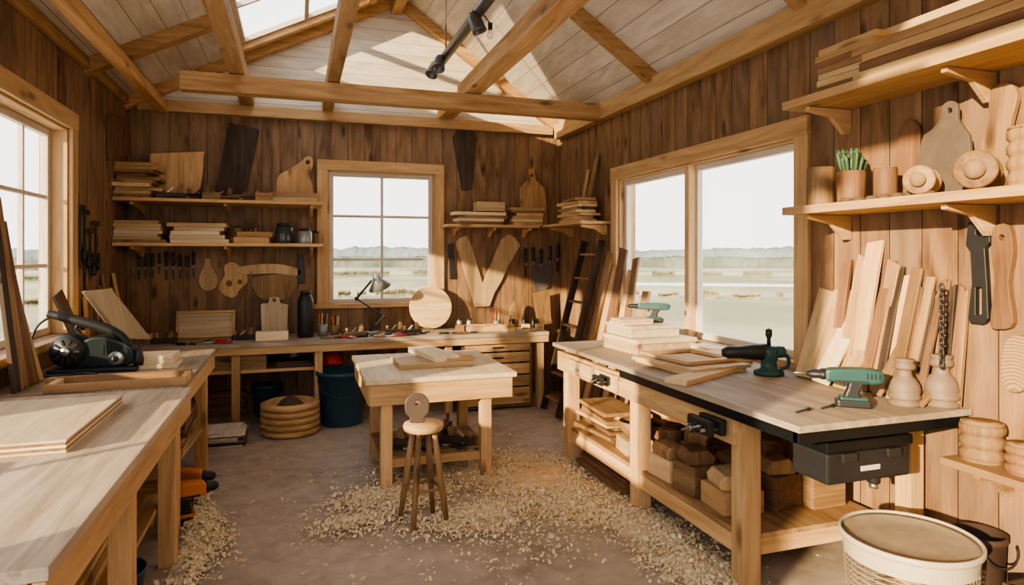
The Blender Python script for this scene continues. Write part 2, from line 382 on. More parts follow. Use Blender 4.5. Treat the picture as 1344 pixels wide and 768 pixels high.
def window(name,lab,wall,a0,a1,z0,z1,cols,rows,trimw,tcol='trim',scol='sash',ft=.05,mt=.028,setb=.1):
    e=thing(name,lab,"window",kind="structure")
    def bx(m,ac,zc,aw,zh,off,dep,col):
        x,y,z=wloc(wall,ac,off+dep/2,zc); sz=(aw,dep,zh) if wall=='back' else (dep,aw,zh)
        g=2 if zh>aw else (0 if wall=='back' else 1)
        m.box(sz,(x,y,z),W(col,g),bev=.004)
    m=M(); ac=(a0+a1)/2; zc=(z0+z1)/2
    for s in(-1,1): bx(m,ac+s*((a1-a0)/2+trimw/2),zc,trimw,z1-z0,0.0005,.03,tcol)
    bx(m,ac,z1+trimw/2,a1-a0+2*trimw,trimw,0.0005,.034,tcol)
    bx(m,ac,z0-.025,a1-a0+2*trimw+.06,.05,-.1,.17,tcol)
    for s in(-1,1): bx(m,ac+s*((a1-a0)/2-.009),zc,.018,z1-z0,-TW+.001,TW,tcol)
    bx(m,ac,z1-.009,a1-a0-.04,.018,-TW+.001,TW,tcol)
    m.make("casing",e)
    m=M()
    A0,A1,Z0,Z1=a0+.018,a1-.018,z0,z1-.018
    cw_=(A1-A0)/cols
    if wall=='right':
        for i in range(cols):
            p0=A0+i*cw_; p1=p0+cw_
            for q in(p0+ft/2,p1-ft/2): bx(m,q,(Z0+Z1)/2,ft,Z1-Z0,-setb,.05,scol)
            for q in(Z0+ft/2,Z1-ft/2): bx(m,(p0+p1)/2,q,cw_-2*ft,ft,-setb,.05,scol)
        bx(m,(A0+A1)/2,(Z0+Z1)/2,.06,Z1-Z0,-setb+.02,.1,tcol)
    else:
        for q in(A0+ft/2,A1-ft/2): bx(m,q,(Z0+Z1)/2,ft,Z1-Z0,-setb,.045,scol)
        for q in(Z0+ft/2,Z1-ft/2): bx(m,(A0+A1)/2,q,A1-A0-2*ft,ft,-setb,.045,scol)
        for i in range(1,cols): bx(m,A0+i*cw_,(Z0+Z1)/2,mt,Z1-Z0-2*ft,-setb,.035,scol)
        for j in range(1,rows): bx(m,(A0+A1)/2,Z0+j*(Z1-Z0)/rows,A1-A0-2*ft,mt,-setb+.003,.03,scol)
    m.make("sash",e)
    m=M(); x,y,z=wloc(wall,ac,-setb+.012,(Z0+Z1)/2); sz=(A1-A0-.03,.004,Z1-Z0-.03) if wall=='back' else (.004,A1-A0-.03,Z1-Z0-.03)
    m.box(sz,(x,y,z),GLASS); m.make("glass_pane",e)
    return e
window("window_1","pine framed six-pane window over the workbench",'back',BX0,BX1,BZ0,BZ1,2,3,.11,setb=.06,ft=.045)
window("window_2","wide two-pane picture window in pine frame",'right',-RY1,-RY0,RZ0,RZ1,2,1,.12)
window("window_4","added out-of-view window with pine casing that lets sun in",'left',LY0,LY1,LZ0,LZ1,4,3,.13,setb=.15)
window("added_sun_window","added out-of-view window with pine casing that lets sun in",'left',1.3,3.15,1.0,LZ1,2,1,.13,setb=.15)  # made-up window out of view, throws sun towards stool and right bench

# ------------------------------------------------------------ outdoors
GZ=-2.6
g=leafy("hazed_meadow_grass",(.27,.26,.16),(.47,.42,.29),.035)  # haze over the meadow is mixed into the grass colours
m=M(); m.box((1600,1200,.4),(200,608,GZ-.2),g); m.make("meadow",label="pale haze-tinted golden green meadow outside the windows",cat="meadow",kind="stuff")
w=onZ(965,374,GZ); M().prism(smooth([(-26,-3),(0,-4.5),(30,-3),(38,1.5),(8,3.5),(-22,2)],6),.03,P("pond_water",(.5,.57,.60),.15)).make("pond",None,(w.x,w.y,GZ+.001),(0,0,-.55),"pale still pond in the meadow","pond",kind="stuff")
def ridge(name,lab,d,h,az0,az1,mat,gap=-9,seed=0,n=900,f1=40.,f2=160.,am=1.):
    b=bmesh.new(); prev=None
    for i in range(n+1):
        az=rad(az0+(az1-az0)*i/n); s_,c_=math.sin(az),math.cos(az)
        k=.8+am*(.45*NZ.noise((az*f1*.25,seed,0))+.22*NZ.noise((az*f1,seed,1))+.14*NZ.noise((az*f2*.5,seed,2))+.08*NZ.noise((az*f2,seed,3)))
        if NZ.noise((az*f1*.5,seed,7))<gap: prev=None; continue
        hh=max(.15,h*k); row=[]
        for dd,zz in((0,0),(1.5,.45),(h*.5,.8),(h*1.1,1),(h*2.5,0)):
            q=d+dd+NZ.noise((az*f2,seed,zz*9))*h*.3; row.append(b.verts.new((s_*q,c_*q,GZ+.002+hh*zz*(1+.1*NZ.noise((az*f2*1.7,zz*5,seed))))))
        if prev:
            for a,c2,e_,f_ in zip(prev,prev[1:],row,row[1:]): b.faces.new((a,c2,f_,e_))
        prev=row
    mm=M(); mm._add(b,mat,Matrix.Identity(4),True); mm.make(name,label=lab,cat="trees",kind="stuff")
ridge("distant_woodland","haze-tinted wooded ridge on the horizon",420,10.0,-60,85,leafy("hazed_far_forest",(.17,.20,.19),(.23,.26,.24),.05),seed=1,f1=14,f2=110,am=.7)  # distance haze painted in as greyed foliage colours
ridge("middle_woodland","haze-tinted wooded slope behind the meadow",225,4.4,-60,85,leafy("hazed_mid_forest",(.11,.125,.095),(.19,.20,.15),.12),seed=4,f1=18,f2=140,am=.7)  # lighter share of haze put into these foliage colours
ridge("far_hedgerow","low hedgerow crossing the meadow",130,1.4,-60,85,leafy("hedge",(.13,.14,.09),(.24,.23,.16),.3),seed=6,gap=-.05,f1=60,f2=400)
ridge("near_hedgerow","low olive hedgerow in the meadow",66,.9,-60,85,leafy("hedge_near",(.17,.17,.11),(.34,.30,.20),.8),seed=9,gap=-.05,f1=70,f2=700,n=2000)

# ------------------------------------------------------------ benches
def leg(m_parent,x,y,h,w=.085,tone='trim',z0=0):
    return board("leg",(w,w,h),(x,y,z0+h/2),tone,parent=m_parent,bev=.005)
def leftbench(y0,y1,xr,lab,z=.90,legs=(0.1,)):
    e=thing("workbench",lab,"workbench",(0,0,0))
    x0=XL+.02; L=y1-y0
    m=M(); m.box((xr-x0,L,.035),((xr+x0)/2,(y0+y1)/2,z-.0175),W('bench',1),bev=.004); m.make("tabletop",e)
    m=M(); m.box((.03,L,.11),(xr-.02,(y0+y1)/2,z-.035-.056),W('trim',1),bev=.004)
    m.box((xr-x0-.05,.03,.11),((xr+x0)/2-.02,y0+.02,z-.091),W('trim',0),bev=.004).box((xr-x0-.05,.03,.11),((xr+x0)/2-.02,y1-.02,z-.091),W('trim',0),bev=.004)
    m.make("apron",e)
    for y in legs:
        leg(e,xr-.085,y,z-.037); leg(e,x0+.08,y,z-.037)
        M().box((xr-x0-.3,.04,.09),((xr+x0)/2,y,.25),W('trim',0),bev=.004).make("stretcher",e)
    return e
b1=leftbench(1.83,4.07,-.568,"long worn plywood-topped workbench with pine legs",legs=(2.0,2.9,3.85))
M().box((.8,2.2,.025),(-1.1,2.95,.308),W('trim',1),bev=.003).make("lower_shelf",b1)
b2=leftbench(4.12,5.67,-.62,"worn plywood-topped workbench under the tall window",legs=(4.26,5.5))
M().box((.7,1.2,.025),(-1.1,4.9,.308),W('trim',1),bev=.003).make("lower_shelf",b2)
BZ=.82; BF=6.55
e=thing("workbench","long wooden wall workbench under the back window","workbench")
m=M(); m.box((2.6-XL-.02,YB-BF-.005,.04),((2.6+XL+.02)/2,(YB+BF)/2,BZ-.02),W('bench',0),bev=.004); m.make("tabletop",e)
m=M(); m.box((2.6-XL-.02,.03,.07),((2.6+XL+.02)/2,BF+.03,BZ-.076),W('trim',0),bev=.004); m.make("apron",e)
for x in(-1.5,-.55,.2,1.5,2.52): leg(e,x,BF+.09,BZ-.042,.075)
for x in(-1.5,.2,2.52): leg(e,x,YB-.06,BZ-.042,.075)
BSZ=.55
board("lower_shelf",(1.65,.55,.03),(-.67,BF+.4,BSZ-.015),'trim',parent=e)
e=thing("work_table","small pine worktable with apron and lower shelf","table")
tx0,tx1,ty0,ty1=.45,1.555,4.57,5.77
board("tabletop",(tx1-tx0,ty1-ty0,.035),((tx0+tx1)/2,(ty0+ty1)/2,.7625),'ply',parent=e,bev=.004)
m=M(); m.box((tx1-tx0-.06,.03,.15),((tx0+tx1)/2,ty0+.03,.669),W('trim',0),bev=.004).box((tx1-tx0-.06,.03,.15),((tx0+tx1)/2,ty1-.04,.669),W('trim',0),bev=.004)
for x in(tx0+.035,tx1-.035): m.box((.03,ty1-ty0-.1,.15),(x,(ty0+ty1)/2,.669),W('trim',1),bev=.004)
m.make("apron",e)
for x in(.6,1.33):
    for y in(4.65,5.35): leg(e,x,y,.744,.08)
for a,b,sx,sy in((.965,4.65,.65,.035),(.965,5.35,.65,.035),(.6,5.0,.035,.62),(1.33,5.0,.035,.62)):
    board("rail",(sx,sy,.06),(a,b,.17),'trim',parent=e)
board("lower_shelf",(.80,.60,.018),(.965,5.0,.210),'mid',parent=e)
RB=.93; rx0,rx1,ry0,ry1=2.0,3.0,2.20,4.97
e=thing("workbench","long sturdy workbench with dark-edged plywood top and vise","workbench")
board("tabletop",(rx1-rx0,ry1-ry0,.03),((rx0+rx1)/2,(ry0+ry1)/2,RB-.015),'bench',parent=e)
m=M(); m.box((.04,1.6,.05),(rx0+.03,ry0+.82,RB-.056),EDGE,bev=.004).box((rx1-rx0-.02,.04,.05),((rx0+rx1)/2,ry0+.03,RB-.056),EDGE,bev=.004); m.make("edge_trim",e,label="near-black metal edge trim")
m=M(); m.box((.035,ry1-ry0-.5,.15),(rx0+.05,(ry0+ry1)/2+.22,RB-.03-.055-.075+.02),W('trim',1),bev=.004).box((.8,.035,.1),(2.5,ry1-.05,RB-.082),W('trim',0),bev=.004)
m.make("apron",e)
LX=2.11
for y in(2.68,3.72,4.83): leg(e,LX,y,RB-.085,.1)
for y in(2.47,3.72,4.83): leg(e,2.93,y,RB-.085,.09)
for y in(2.70,3.72,4.83): board("stretcher",(.68,.05,.09),(2.52,y,.2),'trim',parent=e)
board("rail",(.05,2.1,.09),(LX,3.755,.2),'trim',parent=e)
board("lower_shelf",(.86,2.2,.025),(2.52,3.755,.258),'mid',parent=e)
for y,w_ in((4.45,.42),(4.02,.3)):
    dr=board("drawer",(.03,w_,.11),(rx0+.015,y,RB-.14),'pine',parent=e); M().lathe([(0,0),(.012,0),(.008,.012),(.014,.02),(0,.026)],STEEL,rot=(0,rad(-90),0)).make("knob",dr,(-.016,0,0))
def vise(y,sc=1.):
    v=thing("vise","black cast iron bench vise on the bench edge","vise",(rx0+.03,y,RB-.13),sc=sc)
    M().box((.035,.19,.08),(-.045,0,0),IRON,bev=.01).make("fixed_jaw",v)
    M().box((.035,.19,.08),(-.115,0,0),IRON,bev=.012).make("moving_jaw",v)
    m=M(); m.cyl(.014,.16,(-.1,0,-.01),STEEL,(0,rad(90),0)); m.cyl(.009,.13,(-.09,.06,-.01),STEEL,(0,rad(90),0)).cyl(.009,.13,(-.09,-.06,-.01),STEEL,(0,rad(90),0)); m.make("screw",v)
    m=M(); m.cyl(.024,.03,(-.16,0,-.01),IRON,(0,rad(90),0)).cyl(.006,.17,(-.17,0,-.01),STEEL,(rad(70),0,0)); m.make("handle",v)
vise(2.78); vise(4.0,.75)
cx0,cx1=1.64,2.42
e=thing("drawer_cabinet","pine drawer cabinet beneath the back bench","cabinet",((cx0+cx1)/2,0,0))
w=cx1-cx0
m=M()
for s in(-1,1): m.box((.025,.6,.72),(s*(w/2-.0125),6.92,.38),W('mid',2),bev=.003)
m.box((w-.052,.6,.02),(0,6.92,.03),W('mid',0)).box((w-.052,.6,.02),(0,6.92,.73),W('mid',0)).box((w-.052,.02,.68),(0,7.21,.38),W('mid',0))
m.make("body",e)
zz=.045
for h in(.19,.13,.13,.12,.10):
    d=board("drawer",(w-.06,.02,h-.016),(0,6.612,zz+h/2),'trim',parent=e); 
    m=M(); m.box((.12,.018,.015),(0,-.02,0),IRON,bev=.004); m.make("handle",d); zz+=h

# ------------------------------------------------------------ wall shelves
def shelf(wall,a0,a1,off,z,lab,nb=3,th=.03,bh=.1,tone='trim'):
    e=thing("wall_shelf",lab,"shelf")
    x,y,_=wloc(wall,(a0+a1)/2,.003+off/2,0); sz=(a1-a0,off,th) if wall=='back' else (off,a1-a0,th)
    board("shelf_board",sz,(x,y,z-th/2),tone,parent=e,bev=.004)
    for i in range(nb):
        a=a0+.12+(a1-a0-.24)*i/(nb-1)
        o=M().prism([(0,0),(-off*.85,0),(-off*.85,-.025),(-off*.4,-.05),(-.05,-bh),(0,-bh)],.03,W(tone,0),rot=(rad(90),0,0),bev=.003)
        x,y,_=wloc(wall,a,.004,0)
        rz={'back':rad(90),'right':0,'left':rad(180)}[wall]
        o.make("bracket",e,(x,y,z-th-.002),(0,0,rz))
    return e
SH1,SH2=2.18,1.765
xe=onY(424,262,6.68).x
shelf('back',XL+.01,xe,.60,SH1,"long pine wall shelf with brackets stacked with boards",3)
shelf('back',XL+.01,xe,.60,SH2,"long pine wall shelf with brackets holding boards and jars",3)
SH3=1.995
shelf('back',onY(586,297,7.0).x,2.66,.32,SH3,"pine wall shelf piled with offcuts beside the window",3)
shelf('right',-6.97,-5.9,.34,SH3,"short pine shelf in the corner over leaning lumber",2)
SU=2.53; SL=1.925
shelf('right',-3.06,-1.2,.36,SU,"thick pine wall shelf loaded with long planks",3,.045,.14)
shelf('right',-3.06,-1.2,.36,SL,"thick pine wall shelf with pots and turned wood",3,.045,.14)
shelf('right',-2.17,-1.2,.26,.74,"low pine wall shelf holding turned log pieces",2,.035,.12,'mid')
# ------------------------------------------------------------ shelf contents, back
T1=['mid','pine','trim','red','mid','trim']; T2=['pine','ply','trim','mid']
G="boards stacked on the upper shelf"
stackp('back',138,205,SH1,207,.56,.42,10,T1,"short reclaimed board in a stacked pile on the shelf",G,jit=.04,cut=.68,rj=.16)
stackp('back',352,418,SH1,251,.45,.3,2,T1,"short reclaimed board lying on the shelf",G)
G="boards stacked on the lower shelf"
stackp('back',142,214,SH2,286,.55,.42,7,T2,"pale planed board in a stack on the shelf",G,cut=.82,jit=.02)
stackp('back',219,299,SH2,290,.52,.35,5,T2,"pale planed board in a stack on the shelf",G,cut=.8,jit=.02)
stackp('back',303,352,SH2,303,.5,.25,2,T1,"small wooden offcut lying on the shelf","offcuts on the shelf",rz=.3)
flat('back',[(196,196),(268,193),(266,225),(262,257),(200,260)],.03,.022,'trim',"square_board","square brown wood board leaning on the wall","board",lean=.08,z0=SH1)
flat('back',[(300,148),(340,157),(320,252),(281,254)],.02,.03,'dark',"live_edge_slab","dark charred wood slab leaning on the wall","wood slab",lean=.10,z0=SH1,sm=1)
flat('back',[(363,240),(366,222),(378,214),(395,203),(402,196),(410,198),(411,208),(407,222),(411,240),(408,250),(368,250)],.02,.02,'beam',"cutting_board","teardrop shaped brown cutting board on the shelf","cutting board",lean=.06,z0=SH1+.075,sm=4,holes=[circ(404,204,3,12)])
flat('left',[(140,150),(166,156),(166,205),(140,210)],.004,.02,'red',"square_board","small dark red wood board on the plank wall","board")
def chisel(loc,rot,lab="chisel with dark handle lying on the shelf",sc=1.,group=None,hm=None,name="chisel",cat="chisel"):
    e=thing(name,lab,cat,loc,rot,group,sc=sc)
    M().lathe([(0,0),(.011,.002),(.014,.03),(.011,.07),(.014,.10),(.009,.115),(0,.116)],hm or W('dark',2),seg=12).make("handle",e)
    M().cyl(.005,.03,(0,0,.13),STEEL).box((.014,.004,.09),(0,0,.18),IRON,bev=.001).make("blade",e)
    return e
def pliers(loc,rot,lab,sc=1.,col=None,group=None):
    e=thing("pliers",lab,"pliers",loc,rot,group,sc=sc)
    for s in(-1,1):
        M().tube([(s*.006,.0,0),(s*.02,-.04,0),(s*.022,-.08,0),(s*.012,-.12,0)],.007,col or RED).make("handle",e)
    M().cyl(.014,.014,(0,0,0),STEEL).box((.022,.05,.010),(0,.03,0),STEEL,bev=.003,taper=.8).make("jaw",e); return e
def plane(loc,rz,lab,sc=1.,tone='dark'):
    e=thing("hand_plane",lab,"hand plane",loc,(0,0,rz),sc=sc)
    M().box((.22,.06,.05),(0,0,.025),W(tone,0),bev=.006).make("body",e)
    M().lathe([(0,0),(.012,0),(.009,.015),(.018,.035),(0,.045)],W('mid',2),loc=(-.08,0,.05),seg=14).make("knob",e)
    M().prism(smooth([(0,0),(.03,0),(.045,.05),(.02,.075),(.005,.04)],4),.02,W('mid',1),loc=(.04,.01,.05),rot=(rad(90),0,0)).make("handle",e)
    M().box((.06,.035,.006),(-.01,0,.07),STEEL,(0,-.8,0)).make("blade",e); return e
def jar(loc,lab,mat,lid,r=.05,h=.11,name="jar",group=None):
    e=thing(name,lab,"jar",loc,group=group)
    M().lathe([(0,0),(r*.95,0),(r,.01),(r,h*.78),(r*.8,h*.88),(0,h*.88)],mat).make("body",e)
    M().cyl(r*.82,h*.14,(0,0,h*.95),lid).make("lid",e); return e
def ws(wall,u,z,off):
    a=wproj(wall,u,335,off)[0]; return wloc(wall,a,off,z)
plane(ws('back',225,SH1,.45),.2,"dark wooden hand plane on the upper shelf",1.25)
plane(ws('back',262,SH1,.42),-.3,"dark wooden hand plane on the upper shelf",1.25)
plane(ws('back',330,SH1,.45),.5,"small dark hand plane on the upper shelf",.9)
plane(ws('back',292,SH1,.35),-.2,"brown wooden hand plane on the upper shelf",1.1,'mid')
G="chisels on the upper shelf"
for u,r in((240,1.3),(295,1.7),(310,1.2)):
    x,y,z=ws('back',u,SH1+.014,.53); chisel((x-.08,y,z),(0,rad(90),r-1.5),group=G)
G="small offcuts scattered on the upper shelf"
for u,o_ in((212,.3),(248,.25),(278,.5),(345,.3),(310,.3),(345,.5)):
    x,y,z=ws('back',u,SH1,o_); hh=R(.04,.09); board("wood_offcut",(.16,.07,hh),(x,y,z+hh/2+.001),random.choice(['red','mid','dark']),(0,0,R(-.4,.4)),"small dark wood offcut on the shelf","offcut",G)
DG=P("dark_glass",(.05,.06,.06),.2)
jar(ws('back',373,SH2,.42),"dark glass jar with black lid on the shelf",DG,BLACK,.085,.20)
jar(ws('back',400,SH2,.42),"squat dark tin on the shelf",ENAMEL,BLACK,.07,.15,name="tin")
jar(ws('back',414,SH2,.25),"small brown jar on the shelf",W('mid',2),BLACK,.05,.13)
jar(ws('back',312,SH2+.08,.30),"small brown jar on the shelf offcuts",W('mid',2),BLACK,.04,.09)
plane(ws('back',330,SH2+.085,.42),.2,"small dark plane resting on shelf offcuts",.6)
G="dark chisels hanging in a row on the wall"
for i in range(9):
    a,z=wproj('back',182+i*9.0,R(330,336),.03); x,y,_=wloc('back',a,.03,0)
    chisel((x,y,z),(rad(180),0,0),"dark chisel hanging on the plank wall",R(.9,1.3),G,BLACK)
flat('back',[(269,340),(276,340),(278,350),(285,362),(286,374),(278,381),(268,381),(262,373),(262,362),(268,350)],.004,.02,'pine',"wooden_paddle","round pale wooden paddle hanging on the wall","paddle",sm=4)
flat('back',[(298,346),(306,344),(316,350),(324,360),(324,372),(314,381),(310,389),(300,390),(288,382),(288,372),(295,362),(294,352)],.004,.025,'trim',"wooden_bowl_blank","figure-eight shaped brown wood blank on the wall","wood blank",sm=4,holes=[circ(301,372,4,12),circ(315,370,3,12)])
flat('back',[(315,350),(360,346),(392,353),(391,362),(360,359),(316,360)],.004,.03,'pine',"wood_offcut","curved pale offcut hanging on the wall","offcut",sm=3)
flat('back',[(333,364),(388,361),(385,384),(372,394),(345,393),(334,382)],.004,.025,'mid',"saddle_shaped_board","curved brown board hanging on the wall","board",sm=3)
flat('back',[(391,334),(398,334),(400,372),(390,372)],.004,.03,'dark',"wood_rasp","dark flat rasp hanging on the wall","rasp",mat=IRON)
e=thing("serving_tray","shallow pine tray propped upright on the bench","tray",(onY(270,400,7.12).x,7.12,BZ),(-.22,0,0))
M().box((.50,.012,.24),(0,.012,.135),W('ply',0)).make("base",e)
m=M(); m.box((.54,.04,.025),(0,0,.0145),W('trim',0),bev=.003).box((.54,.04,.025),(0,0,.262),W('trim',0),bev=.003).box((.022,.04,.222),(-.259,0,.138),W('trim',2),bev=.003).box((.022,.04,.222),(.259,0,.138),W('trim',2),bev=.003); m.make("rim",e)
flat('back',[(342,395),(352,394),(354,386),(366,386),(368,394),(378,396),(377,436),(344,436)],.10,.02,'ply',"cutting_board","small pale cutting board with grip on the bench","cutting board",lean=.09,z0=BZ,holes=[circ(360,390,2.5,10)])
stackp('back',333,378,BZ,434,.6,.1,1,['ply'],"small pale board lying on the bench","offcuts on the back bench")
def bottle(loc,lab,prof,mat,capmat,name="bottle",cat="bottle",group=None):
    e=thing(name,lab,cat,loc,group=group); M().lathe(prof,mat).make("body",e)
    r,z=prof[-2]; M().cyl(max(r,.012)*1.1,.03,(0,0,z+.015),capmat).make("cap",e); return e
x=ws('back',401,BZ,.42); bottle(x,"tall black thermos on the bench",[(0,0),(.075,0),(.08,.01),(.08,.36),(.06,.42),(.05,.44),(0,.44)],BLACK,IRON,"thermos","thermos")
def cup(loc,lab,mat,r=.04,h=.1,n=5,cols=(BLACK,),tall=.12):
    e=thing("tool_cup",lab,"cup",loc)
    M().lathe([(0,0),(r*.9,0),(r,h),(r*.9,h),(r*.82,.008),(0,.008)],mat).make("cup_body",e)
    for i in range(n):
        a=6.28*i/n; m=M(); m.tube([(r*.4*math.cos(a),r*.4*math.sin(a),.01),(r*.9*math.cos(a+.3),r*.9*math.sin(a+.3),h+tall*R(.6,1))],.006,cols[i%len(cols)],6); m.make("pencil",e)
PEN=(W('pine',2),BLACK,RED,ORANGE)
cup(ws('back',424,BZ,.35),"dark cup of pencils on the bench",ENAMEL,.05,.12,6,PEN)
cup(ws('back',440,BZ,.3),"small wooden cup of brushes on the bench",W('mid',2),.045,.10,5,PEN)
cup(ws('back',652,BZ,.25),"small grey cup of tools on the bench",ENAMEL,.04,.09,5,PEN)
LYp=6.98
base=onY(487,437,LYp); e=thing("desk_lamp","grey articulated desk lamp with cone shade on the bench","lamp",(base.x,LYp,BZ))
o=Vector((base.x,LYp,BZ))
M().cyl(.085,.025,(0,0,.0125),ENAMEL,seg=28).cyl(.02,.04,(0,0,.04),IRON).make("base",e)
q=[onY(u,v,LYp)-o for u,v in((487,430),(504,416),(468,392),(488,368))]; q[0]=Vector((0,0,.05))
m=M(); 
for dy in(-.018,.018): m.tube([q[0]+Vector((0,dy,0)),q[1]+Vector((0,dy,0))],.008,IRON).tube([q[1]+Vector((0,dy,0)),q[2]+Vector((0,dy,0))],.008,IRON)
m.tube([q[2],q[3]],.011,IRON)
for p in q[1:3]: m.cyl(.022,.05,tuple(p),IRON,(rad(90),0,0))
m.make("arm",e)
M().lathe([(.0,-.02),(.03,-.015),(.04,.02),(.05,.05),(.125,.14),(.12,.14),(.045,.05),(.02,.02),(.0,.015)],ENAMEL,tuple(q[3]+Vector((.04,0,.05))),(rad(-18),rad(158),0),28).make("shade",e)
# round disc: flat upright board leaning back, sharp edges
d=onY(568,402,7.05); M().prism(circ(0,0,.238,64),.026,W('pine',0),loc=(0,0,.238),rot=(rad(78),0,0),bev=.003).make("round_board",None,(d.x,7.18,BZ+.006),(0,0,0),"large flat round tan wood disc leaning on the window sill","round board")
G="hand tools scattered on the back bench"
for i,(u,off) in enumerate(((452,.55),(468,.62),(505,.6),(522,.5),(533,.64),(470,.45),(515,.68),(545,.6),(250,.6),(300,.62),(575,.62),(490,.66),(460,.68),(600,.66),(230,.65),(280,.66),(420,.62),(435,.66))):
    x,y,z=ws('back',u,BZ+.0145,off)
    if i%3==0: pliers((x,y,z),(0,0,R(0,6)),"red-handled pliers lying on the bench",1.3,group=G)
    else: chisel((x,y,z),(0,rad(90),R(-.6,.9)),"wood-handled chisel lying on the bench",1.0,G,random.choice([W('mid',2),BLACK]))
for u,off in((215,.5),(320,.45),(466,.52),(518,.42),(540,.5)): plane(ws('back',u,BZ,off),R(-.4,.4),"dark wooden hand plane on the bench",1.)
G="small blocks on the back bench"
for u,o_ in((225,.25),(690,.4),(708,.55),(455,.35),(200,.4),(668,.6),(604,.45)):
    x,y,z=ws('back',u,BZ,o_); hh=R(.04,.09); board("small_block",(.1,.08,hh),(x,y,z+hh/2),random.choice(['red','mid','pine']),(0,0,R(-.4,.4)),"small wood block on the back bench","wood block",G)
p=onY(635,430,6.85)
e=thing("tool_tray","shallow wooden tray of small tools on the bench","tray",(p.x,6.88,BZ))
M().box((.42,.2,.012),(0,0,.006),W('trim',0)).box((.42,.012,.06),(0,-.1,.03),W('trim',0)).box((.42,.012,.06),(0,.1,.03),W('trim',0)).box((.012,.19,.06),(-.204,0,.03),W('trim',1)).box((.012,.19,.06),(.204,0,.03),W('trim',1)).make("tray",e)
for i in range(9): chisel((p.x-.16+i*.035,6.80+R(0,.03),BZ+.03),(rad(-80),0,R(-.2,.2)),"small tool lying in the tray",.6,"small tools in the tray",random.choice([BLACK,RED,ORANGE,W('mid',2)]))
for u in(603,616,672,688,700): 
    jar(ws('back',u,BZ,.2),"small dark jar at the rear of the bench",random.choice([BLACK,ENAMEL,W('mid',2)]),BLACK,.03,R(.08,.14),group="small jars on the back bench")
flat('back',[(594,180),(604,168),(617,168),(625,182),(619,249),(606,250)],.004,.03,'dark',"wood_plaque","dark tapered wooden plaque hanging on the wall","plaque")
flat('back',[(694,198),(701,197),(703,212),(715,224),(717,272),(681,272),(682,222),(692,212)],.02,.022,'beam',"cutting_board","brown cutting board with handle propped on shelf","cutting board",lean=.05,z0=SH3+.003,holes=[circ(698,206,2.5,12)])
flat('back',[(596,319),(603,312),(612,309),(618,322),(625,345),(633,372),(641,352),(650,330),(657,314),(667,307),(675,312),(682,322),(674,336),(666,350),(657,370),(648,385),(642,402),(622,403),(618,384),(610,360),(603,338)],.004,.028,'pine',"v_shaped_offcut","rough-cut pale V-shaped wood piece on the wall","wood offcut")
flat('back',[(588,321),(595,320),(597,366),(590,366)],.004,.02,'dark',"wood_rasp","dark flat rasp hanging on the wall","rasp",mat=IRON)
G="offcuts piled on the small shelf"
stackp('back',598,668,SH3,276,.29,.22,4,['red','pine','ply','mid'],"rough offcut in a pile on the small shelf",G,jit=.03,cut=.75,rj=.15)
stackp('back',624,664,SH3+.155,264,.25,.18,1,['pine'],"pale block on top of stacked offcuts",G)
stackp('back',671,716,SH3,271,.30,.22,6,['trim','pine','mid'],"rough offcut in a pile on the small shelf",G,jit=.025,cut=.75,rj=.12)
for i in range(8):
    board("wood_offcut",(.25*R(.8,1),.55*R(.7,1),.028),(2.84+R(-.02,.0),6.33+R(-.04,.04),SH3+.016+i*.031),random.choice(T1),(0,0,R(-.12,.12)),"rough offcut stacked on the corner shelf","offcut","offcuts on the corner shelf")
leanboard('right',-6.2,.10,SH3+.25,.09,.42,.02,'mid',"slim offcut standing against the wall",skew=.06)
leanboard('right',-6.38,.08,SH3+.25,.06,.34,.02,'trim',"slim offcut standing against the wall",roll=.1)
for i,u in enumerate((690,700,710,722,732)):
    a,z=wproj('back',u,R(318,328),.03); x,y,_=wloc('back',a,.03,0)
    chisel((x,y,z),(rad(180),0,0),"dark tool hanging below the small shelf",1.5,"dark tools under the small shelf",IRON)
flat('back',[(700,342),(716,338),(724,355),(718,378),(704,382),(698,362)],.004,.03,'dark',"leather_pouch","dark leather tool pouch hanging on the wall","pouch",sm=4,mat=RUB)
flat('back',[(700,385),(722,380),(722,425),(704,428)],.12,.02,'mid',"square_board","brown offcut leaning on the bench back","board",lean=.05,z0=BZ)
flat('back',[(668,402),(676,390),(682,402),(684,420),(668,420)],.12,.03,'mid',"spoon_blank","small carved wood blank on the bench","wood blank",lean=.04,z0=BZ,sm=3)

# ladder rack and lumber in the corner
e=thing("ladder","dark ladder-like wooden rack leaning against the wall","ladder")
A0,A1=Vector((2.48,6.42,0.02)),Vector((2.96,6.42,1.80)); B0,B1=Vector((2.48,6.0,0.02)),Vector((2.96,6.0,1.80))
for a,b in((A0,A1),(B0,B1)):
    d=(b-a); L=d.length; ang=math.atan2(d.x,d.z)
    M().box((.07,.035,L),(0,0,0),W('dark',2),bev=.004).make("rail",e,tuple((a+b)/2),(0,ang,0))
for i in range(7):
    p=A0.lerp(A1,.08+i*.14); q_=B0.lerp(B1,.08+i*.14)
    M().box((.06,.36,.022),(0,0,0),W('mid',1),bev=.003).make("rung",e,tuple((p+q_)/2),(0,0,0))
G="lumber leaning in the corner"
for i,(y,w,L,t,of,rl) in enumerate(((5.87,.11,1.74,.03,.42,.0),(5.74,.10,1.58,.03,.40,.02),(5.60,.14,1.76,.025,.36,-.0),(5.45,.10,1.55,.03,.34,.0),(5.33,.1,1.64,.025,.30,.02),(5.20,.11,1.35,.03,.30,-.02),(5.08,.08,1.05,.03,.24,0))):
    leanboard('right',-y,of,0,w,L,t,['mid','trim','red','pine','mid','trim','red'][i],"rough board leaning in the corner",G,roll=rl,skew=R(-.04,.04))
